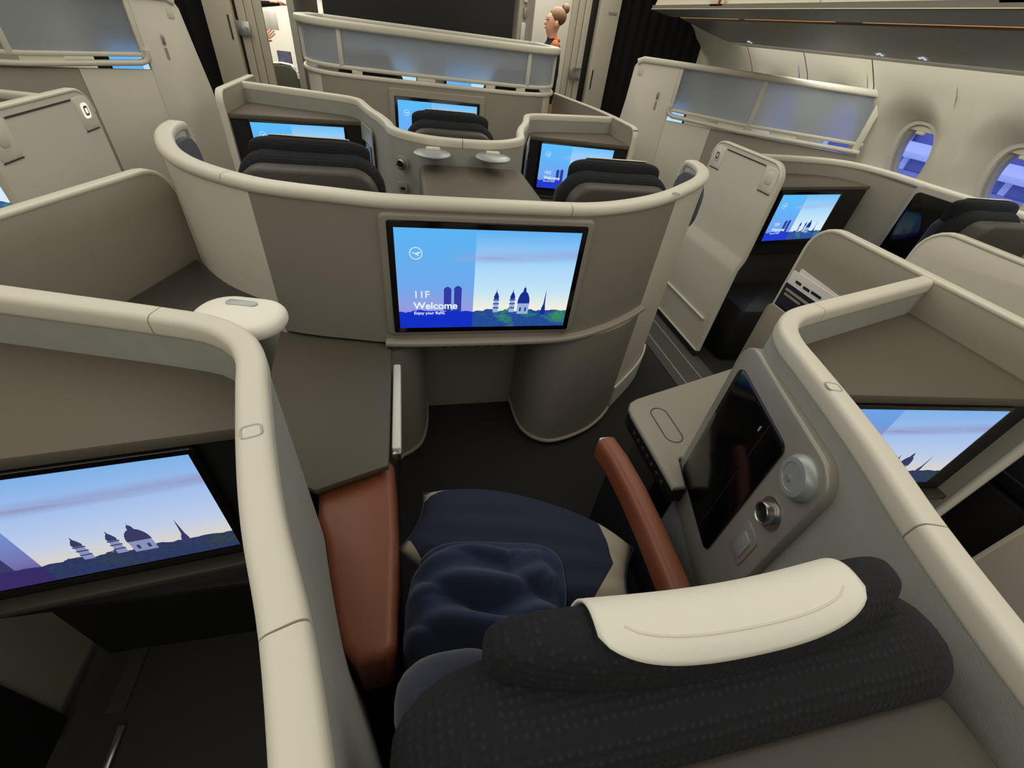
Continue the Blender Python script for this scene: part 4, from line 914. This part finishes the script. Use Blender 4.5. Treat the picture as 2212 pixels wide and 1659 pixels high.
# ------------------------------------------------------------------ slanted window-side partitions with frosted panes
def partition(s, label):
    e0 = 0.0 if s > 0 else 0.095
    A = Vector((s * 1.5, 3.85, 0)); B = Vector((s * 2.86, 2.80, 0)); d = (B - A); L = d.length; d.normalize(); n = Vector((d.y, -d.x, 0)) * s
    if n.y > 0: n = -n
    t = thing('partition', label, 'partition', (A + B) / 2)
    fn = lambda a, b, q: A + d * a + Vector((0, 0, b)) + n * q
    P_ = lambda nm, m, o, dep, off, r=0.002: plate(nm, m, t, lambda a, b, q: fn(a, b, q + off), o, dep, r)
    R4 = lambda a0, a1, z0, z1: [(a0, z0), (a1, z0), (a1, z1), (a0, z1)]
    P_('aisle_post', 'cream_panel', [(e0 * 0.1 - 0.05, 0.02), (0.345, 0.02), (0.345, 1.455), (e0 + 0.045, 1.455), (e0 + 0.018, 1.44), (e0, 1.41), (e0 * 0.8 - 0.01, 1.2), (e0 * 0.7 - 0.03, 1.0)], 0.04, -0.04, 0.004)
    P_('lower_panel', 'cream_panel' , R4(0.345, 0.70, 0.02, 1.10), 0.036, -0.04); P_('lower_panel', 'taupe_panel', R4(0.70, L, 0.02, 1.10), 0.036, -0.045)
    path = lambda pts, off=0.0: [fn(a, b, off) for a, b in pts]
    sw('top_rim', 'cream', t, path([(e0 + 0.02, 1.44), (e0 + 0.06, 1.458), (L, 1.462)], -0.02), rrect(0.07, 0.04, 0.014, 3))
    sw('sill', 'cream', t, path([(0.345, 1.20), (0.345, 1.165), (0.36, 1.145), (0.39, 1.135), (0.9, 1.118), (L, 1.125)], -0.012), rrect(0.06, 0.026, 0.010, 3), up=tuple(-d) if True else (0, 0, 1))
    sw('frame_sill', 'cream', t, path([(0.36, 1.175), (0.9, 1.162), (L, 1.172)], -0.016), rrect(0.03, 0.022, 0.008, 3))
    P_('mullion', 'cream', R4(0.345, 0.372, 1.16, 1.44), 0.03, -0.03, 0.004); P_('mullion', 'cream', R4(0.94, 0.97, 1.16, 1.44), 0.03, -0.03, 0.004); P_('mullion', 'cream', R4(L - 0.05, L - 0.01, 1.10, 1.44), 0.03, -0.03, 0.004)
    P_('frosted_pane', 'frosted', R4(0.37, 0.942, 1.172, 1.445), 0.006, -0.022, 0.0); P_('frosted_pane', 'frosted', R4(0.968, L - 0.045, 1.172, 1.445), 0.006, -0.022, 0.0)
    P_('spacer', 'cream_panel', R4(0.74, 0.93, 1.13, 1.166), 0.02, -0.03); P_('spacer', 'cream_panel', R4(1.12, 1.3, 1.13, 1.166), 0.02, -0.03)
    P_('coat_hook', 'metal', shift(rrect(0.016, 0.05, 0.006, 3), 0.235, 1.255), 0.012, 0.0, 0.003); P_('hook_slot', 'taupe_panel', shift(rrect(0.016, 0.06, 0.006, 3), 0.235, 1.185), 0.002, 0.0, 0.0)
    P_('badge', 'cream', shift(rrect(0.035, 0.05, 0.008, 3), e0 + 0.055, 1.385), 0.004, 0.0, 0.001)
    return t, fn, d, n
ptR = partition(1, 'slanted cream partition with two frosted panes beside the oval windows')
ptL = partition(-1, 'slanted cream partition with frosted pane beside the black curtain and door surround')
# suite screens behind the partitions (seen through slot and frosted glass)
for s, lab in ((1, 'lit screen behind the frosted pane near the oval windows'), (-1, 'lit screen behind the frosted pane beside the black curtain')):
    ang = math.atan2(-1.05 * 1, 1.36) if s > 0 else math.atan2(1.05, 1.36)
    mo = monitor('monitor', lab, (s * 2.02, 4.20, 1.02), ang * 0.5, 0.42, 0.30, 0.02, None, 'small', text=False, logo=False)
    bx('stand', 'soft_black', mo, (s * 2.02, 4.235, 0.43), (0.30, 0.03, 0.86), 0.004)

# ------------------------------------------------------------------ sliding doors of the window suites
def door(label, s, y0, y1, lit, front_badge):
    t = thing('suite_door', label, 'door', (s * 1.55, (y0 + y1) / 2, 0.05))
    prof = [(0.055, 1.530), (0.10, 1.530), (0.30, 1.530), (0.60, 1.530), (0.625, 1.532), (0.675, 1.548), (0.70, 1.551), (0.80, 1.551), (1.0, 1.551), (1.08, 1.551), (1.10, 1.551), (1.12, 1.551), (1.14, 1.551), (1.155, 1.551), (1.165, 1.551)]
    bm = bmesh.new(); r = 0.085; th = 0.028; g = []
    for z, x in prof:
        k = max(0.0, z - (1.165 - r)); ins = r - math.sqrt(max(0, r * r - k * k))
        g.append([[bm.verts.new((s * (x + q), y, z)) for y in (y0 + ins, (y0 + y1) / 2, y1 - ins)] for q in (0, th)])
    for (fa, ba), (fb, bb) in zip(g, g[1:]):
        for j in range(2):
            bm.faces.new((fa[j], fa[j + 1], fb[j + 1], fb[j])); bm.faces.new((ba[j], ba[j + 1], bb[j + 1], bb[j]))
        for j in (0, 2): bm.faces.new((fa[j], ba[j], bb[j], fb[j]))
    for f_, b2_ in (g[0], g[-1]):
        for j in range(2): bm.faces.new((f_[j], f_[j + 1], b2_[j + 1], b2_[j]))
    finish(bm, 'door_leaf', 'cream_panel', t, 25)
    path = [Vector((s * (x + th / 2), y0, z)) for z, x in prof[:11]] + [Vector((s * (1.551 + th / 2), y0 + r - r * math.cos(math.radians(15 * k)), 1.165 - r + r * math.sin(math.radians(15 * k)))) for k in range(1, 7)] \
        + [Vector((s * (1.551 + th / 2), y1 - r + r * math.sin(math.radians(15 * k)), 1.165 - r + r * math.cos(math.radians(15 * k)))) for k in range(7)]
    path = [p for i, p in enumerate(path) if not (p.z > 1.165 - r and i < 11)]
    bm = bmesh.new(); sweep(bm, path, rrect(0.034, 0.014, 0.006, 3), Vector((0, -1, 0))); finish(bm, 'edge_trim', 'cream', t)
    bx('lower_ledge', 'cream', t, (s * 1.524, (y0 + y1) / 2 + 0.02, 0.265), (0.014, (y1 - y0) - 0.06, 0.010), 0.003); bx('bottom_edge', 'cream', t, (s * 1.526, (y0 + y1) / 2, 0.060), (0.010, y1 - y0, 0.010), 0.003)
    bx('kick_base', 'dark_trim', t, (s * 1.555, (y0 + y1) / 2, 0.028), (0.04, y1 - y0 - 0.01, 0.056))
    bx('shadow_groove', 'line_dark', t, (s * 1.5505, (y0 + y1) / 2, 1.138), (0.003, (y1 - y0) - 0.26, 0.006))
    for yy, f in ((y1 - 0.065, front_badge), (y0 + 0.07, 0)):
        fn = frame_fn((s * 1.5515, yy, 1.085), (0, -s, 0), (-s, 0, 0)); plate('badge_plate', 'taupe_panel' if False else 'cream_panel', t, fn, rrect(0.105, 0.115, 0.015), 0.003, 0.001)
        bd = plate('badge', 'badge_lit' if (lit and f) else 'cream', t, lambda a, b, d: fn(a, b + 0.008, d + 0.003), rrect(0.046, 0.054, 0.014), 0.003, 0.001)
        if f: plate('badge_mark', 'line_dark', bd, lambda a, b, d: fn(a, b + 0.008, d + 0.006), rrect(0.028, 0.034, 0.008), 0.0006, 0.0); plate('badge_centre', 'badge_lit' if lit else 'cream', bd, lambda a, b, d: fn(a, b + 0.008, d + 0.0068), rrect(0.016, 0.020, 0.005), 0.0006, 0.0)
        bx('plate_groove', 'line_dark', t, (s * 1.5502, yy, 1.024), (0.003, 0.10, 0.004))
    return t
door('cream sliding door with two square badges, standing beside the 10H screen', 1, 1.965, 2.575, False, 1)
door('cream sliding door with lit square badge, below the slanted frosted partition', -1, 1.80, 2.44, True, 1)
edged_panel('suite_door', 'cream sliding door edge in front of the black wall tablet', (1.56, 0.53), (1.56, 1.185), 0.05, 1.165, 0.02, 0.09, 0.03, 'cream_panel', 'cream', 'door')
edged_panel('suite_door', 'cream aisle panel across the aisle from the screen beside the tablet panel', (1.56, -1.2), (1.56, 0.37), 0.05, 1.165, 0.06, 0.02, 0.03, 'cream_panel', 'cream', 'door')
ot = thing('ottoman', 'black ottoman in the gap between two cream aisle panels', 'ottoman', (1.95, 0.45, 0))
bx('pad', 'knit_navy', ot, (1.95, 0.45, 0.60), (0.60, 0.62, 0.16), 0.05); bx('body', 'soft_black', ot, (1.95, 0.45, 0.26), (0.58, 0.60, 0.52), 0.02); sw('piping', 'fabric_navy', ot, [(1.652, 0.16, 0.585), (1.650, 0.45, 0.585), (1.652, 0.74, 0.585)], rrect(0.008, 0.008, 0.003, 2))

# ------------------------------------------------------------------ window suite on the right: console, screen, tablet
ws = thing('window_console', 'taupe window-side console with cream rail and black tablet', 'console', (2.5, 2.2, 0))
wp = cr([(1.60, 2.50, 0), (1.80, 2.545, 0), (2.05, 2.575, 0), (2.30, 2.595, 0), (2.50, 2.575, 0), (2.62, 2.50, 0), (2.675, 2.36, 0), (2.69, 2.20, 0), (2.695, 2.05, 0), (2.72, 1.86, 0), (2.76, 1.66, 0), (2.78, 1.40, 0), (2.79, 0.6, 0)], 5)
sw('rail', 'cream_panel', ws, [Vector((p.x, p.y, 1.092)) for p in wp], rrect(0.045, 0.036, 0.012, 3))
wl('side_wall', 'taupe_panel', ws, [(p.x, p.y) for p in wp], 0.02, 1.08, 0.03, 0.015)
pr('shelf', 'shelf_olive', ws, [(1.72, 2.20), (1.66, 2.49), (2.05, 2.56), (2.35, 2.575), (2.52, 2.55), (2.60, 2.48), (2.63, 2.38)], 0.99, 1.012, 0.004)
wl('screen_surround', 'soft_black', ws, [(1.72, 2.215), (2.60, 2.365)], 0.60, 0.99, 0.02)
bx('footwell_block', 'dark_trim', ws, (2.15, 2.42, 0.30), (0.80, 0.20, 0.58), 0.01, 0.17)
bx('stool', 'soft_black', ws, (1.93, 2.1, 0.2), (0.5, 0.4, 0.38), 0.04)
monitor('monitor', 'small welcome screen reading 10H behind the cream sliding door', (2.11, 2.266, 0.832), math.atan2(0.085, 0.48), 0.50, 0.275, 0.0205, '10H', 'small', depth=0.016)
tk = thing('wall_tablet', 'black tablet with grey frame on the window-side console wall', 'tablet', (2.68, 1.95, 0.7))
ftk = frame_fn((2.672, 1.955, 0.885), Vector((0.10, -1, 0)), Vector((-1, -0.10, 0)))
plate('tablet_frame', 'silver_panel', tk, ftk, rrect(0.36, 0.42, 0.05, 6), 0.010, 0.004); plate('tablet', 'gloss_black', tk, lambda a, b, d: ftk(a - 0.005, b, d + 0.010), rrect(0.29, 0.36, 0.025, 6), 0.005, 0.002)
ln('socket', 'metal', tk, ftk(0.34, 0.10, 0.006), [(0.03, 0), (0.028, 0.008), (0.018, 0.010), (0.017, 0.025)], facing((-1, -0.1, 0)), 24)
# left window suite, a screen edge just in view
wsl = thing('window_console', 'taupe window-side console behind the lit badge door', 'console', (-2.5, 2.2, 0))
wpl = [(-p.x, p.y) for p in reversed(wp)]
sw('rail', 'cream_panel', wsl, [Vector((x, y, 1.092)) for x, y in wpl], rrect(0.045, 0.036, 0.012, 3)); wl('side_wall', 'taupe_panel', wsl, wpl, 0.02, 1.08, 0.03, 0.015)
monitor('monitor', 'screen edge glowing behind the long grey privacy panel', (-2.16, 2.30, 0.832), -math.atan2(0.085, 0.48), 0.50, 0.275, 0.03, None, 'small', text=False)

# ------------------------------------------------------------------ people at the front
def skin_body(name, verts, edges, parent, mats, pick):
    """one continuous skinned figure; verts: list of (co, radius)"""
    me = bpy.data.meshes.new(name); me.from_pydata([v[0] for v in verts], edges, []); o = bpy.data.objects.new(name, me); COL.objects.link(o)
    md = o.modifiers.new('Skin', 'SKIN'); md.use_smooth_shade = True
    for i, v in enumerate(verts):
        r = v[1] if isinstance(v[1], tuple) else (v[1], v[1]); sv = me.skin_vertices[0].data[i]; sv.radius = r; sv.use_root = (i == 0)
    s2 = o.modifiers.new('Sub', 'SUBSURF'); s2.levels = 2; s2.render_levels = 2
    dg = bpy.context.evaluated_depsgraph_get(); m2 = bpy.data.meshes.new_from_object(o.evaluated_get(dg)); bpy.data.objects.remove(o); m2.name = name
    m2.materials.clear()
    for m_ in mats: m2.materials.append(MATS[m_])
    for p in m2.polygons: p.material_index = pick(p.center); p.use_smooth = True
    m2.transform(WM[parent.name].inverted() @ Matrix.Identity(4))
    b = bpy.data.objects.new(name, m2); COL.objects.link(b); b.parent = parent; return b
def person(label, loc, face, left_arm, right_arm, scale=1.0, female=True):
    t = thing('person', label, 'person', loc)
    R = Matrix.Translation(Vector(loc)) @ Matrix.Rotation(face, 4, 'Z') @ Matrix.Scale(scale, 4)   # faces +Y locally
    T = lambda p: R @ Vector(p)
    V, E = [], []
    def add(p, r, prev=None):
        V.append((T(p), r)); i = len(V) - 1
        if prev is not None: E.append((prev, i))
        return i
    pel = add((0, 0, 0.98), (0.15, 0.11)); w = add((0, 0, 1.12), (0.125, 0.095), pel); ch = add((0, 0.01, 1.30), (0.145, 0.11), w); nk0 = add((0, 0, 1.445), (0.075, 0.07), ch); nk = add((0, 0.01, 1.48), 0.055, nk0)
    h0 = add((0, 0.03, 1.53), (0.058, 0.078), nk); h1 = add((0, 0.02, 1.585), (0.070, 0.092), h0); h2 = add((0, 0.01, 1.645), (0.072, 0.094), h1); add((0, 0.0, 1.69), (0.055, 0.07), h2)
    for s, arm in ((-1, left_arm), (1, right_arm)):
        hip = add((s * 0.09, 0, 0.92), 0.088, pel); kn = add((s * 0.095, 0.015, 0.50), 0.058, hip); an = add((s * 0.095, -0.01, 0.10), 0.04, kn); hl = add((s * 0.095, 0.02, 0.045), 0.04, an); add((s * 0.10, 0.16, 0.03), 0.03, hl)
        sh_ = add((s * 0.155, 0, 1.405), 0.062, ch); el = add(arm[0], 0.042, sh_); wr_ = add(arm[1], 0.028, el)
        hd = Vector(arm[2]).normalized(); pw = Vector(arm[3]).normalized(); a1 = Vector(arm[1])
        pm_ = add(tuple(a1 + hd * 0.07), (0.034, 0.018), wr_)
        for q, ln_ in enumerate((0.062, 0.075, 0.07, 0.055)):
            sd = hd.cross(pw).normalized(); b0 = a1 + hd * 0.085 + sd * ((q - 1.5) * 0.020); f1 = add(tuple(b0), 0.0095, pm_); f2 = add(tuple(b0 + hd * ln_ * 0.5 + pw * 0.01), 0.0085, f1); add(tuple(b0 + hd * ln_ * 0.85 + pw * 0.035), 0.0075, f2)
        sd = hd.cross(pw).normalized(); th0 = add(tuple(a1 + hd * 0.03 - sd * 0.035 * 1), 0.011, wr_); add(tuple(a1 + hd * 0.075 - sd * 0.055 + pw * 0.02), 0.009, th0)
    inv = R.inverted()
    wrists = [Vector(left_arm[1]), Vector(right_arm[1])]
    def pick(c):
        l = inv @ c
        if l.z > 1.468: return 0
        for w_, arm in zip(wrists, (left_arm, right_arm)):
            if (l - w_).dot(Vector(arm[2]).normalized()) > 0.0 and (l - w_).length < 0.24: return 0
        return 1
    b = skin_body('body', V, E, t, ['skin', 'uniform'], pick)
    def blob(nm, m, c, r, par=t):
        bm = bmesh.new(); bmesh.ops.create_uvsphere(bm, u_segments=20, v_segments=14, radius=1.0)
        for v in bm.verts: v.co = T((c[0] + v.co.x * r[0], c[1] + v.co.y * r[1], c[2] + v.co.z * r[2]))
        return finish(bm, nm, m, par, 180)
    blob('hair', 'hair', (0, -0.026, 1.662), (0.084, 0.100, 0.085)); 
    if female: blob('hair_bun', 'hair', (0, -0.105, 1.735), (0.045, 0.045, 0.045)); blob('hair_tie', 'uniform', (0, -0.085, 1.722), (0.036, 0.03, 0.05)); blob('scarf', 'scarf', (-0.165, 0.01, 1.385), (0.055, 0.05, 0.075)); blob('scarf_knot', 'scarf', (-0.01, -0.035, 1.455), (0.062, 0.05, 0.035))
    blob('nose', 'skin', (0, 0.110, 1.590), (0.009, 0.013, 0.018)); 
    for s in (-1, 1): blob('eye', 'soft_black', (s * 0.034, 0.096, 1.622), (0.011, 0.008, 0.006)); blob('ear', 'skin', (s * 0.076, 0.0, 1.592), (0.012, 0.02, 0.032)); blob('eyebrow', 'hair', (s * 0.034, 0.098, 1.642), (0.018, 0.008, 0.004))
    blob('mouth', 'red', (0, 0.106, 1.552), (0.022, 0.008, 0.006))
    return t, T
down = lambda s: ((s * 0.22, -0.02, 1.12), (s * 0.24, 0.06, 0.88), (0, 0.1, -1), (-s, 0.2, 0))
person('standing flight attendant with hair bun, dark uniform and orange scarf, seen in profile', (1.46, 6.15, 0), math.radians(90), down(-1), down(1), 1.012)
hold = ((0.22, 0.08, 1.12), (0.12, 0.28, 1.15), (-0.2, 0.75, 0.55), (-0.6, 0.2, 0.2))
reach = ((-0.17, 0.30, 1.45), (-0.10, 0.50, 1.47), (0.1, 1.0, 0.0), (0.2, 0.0, -1))
p2, T2 = person('dark-suited person holding a white card, mostly hidden by the beige door surround', (-1.985, 6.28, 0), math.radians(-86), reach, hold, 1.0, False)
cd = thing('white_card', 'folded white card held up in front of the bright wall', 'card', (-1.68, 6.2, 1.25))
c0 = T2((0.09, 0.40, 1.32))
for rz_, dx in ((0.5, -0.03), (-0.4, 0.03)): bx('card_leaf', 'paper', cd, c0 + Vector((dx, 0.0, 0.0)), (0.085, 0.004, 0.15), 0.001, rz_)
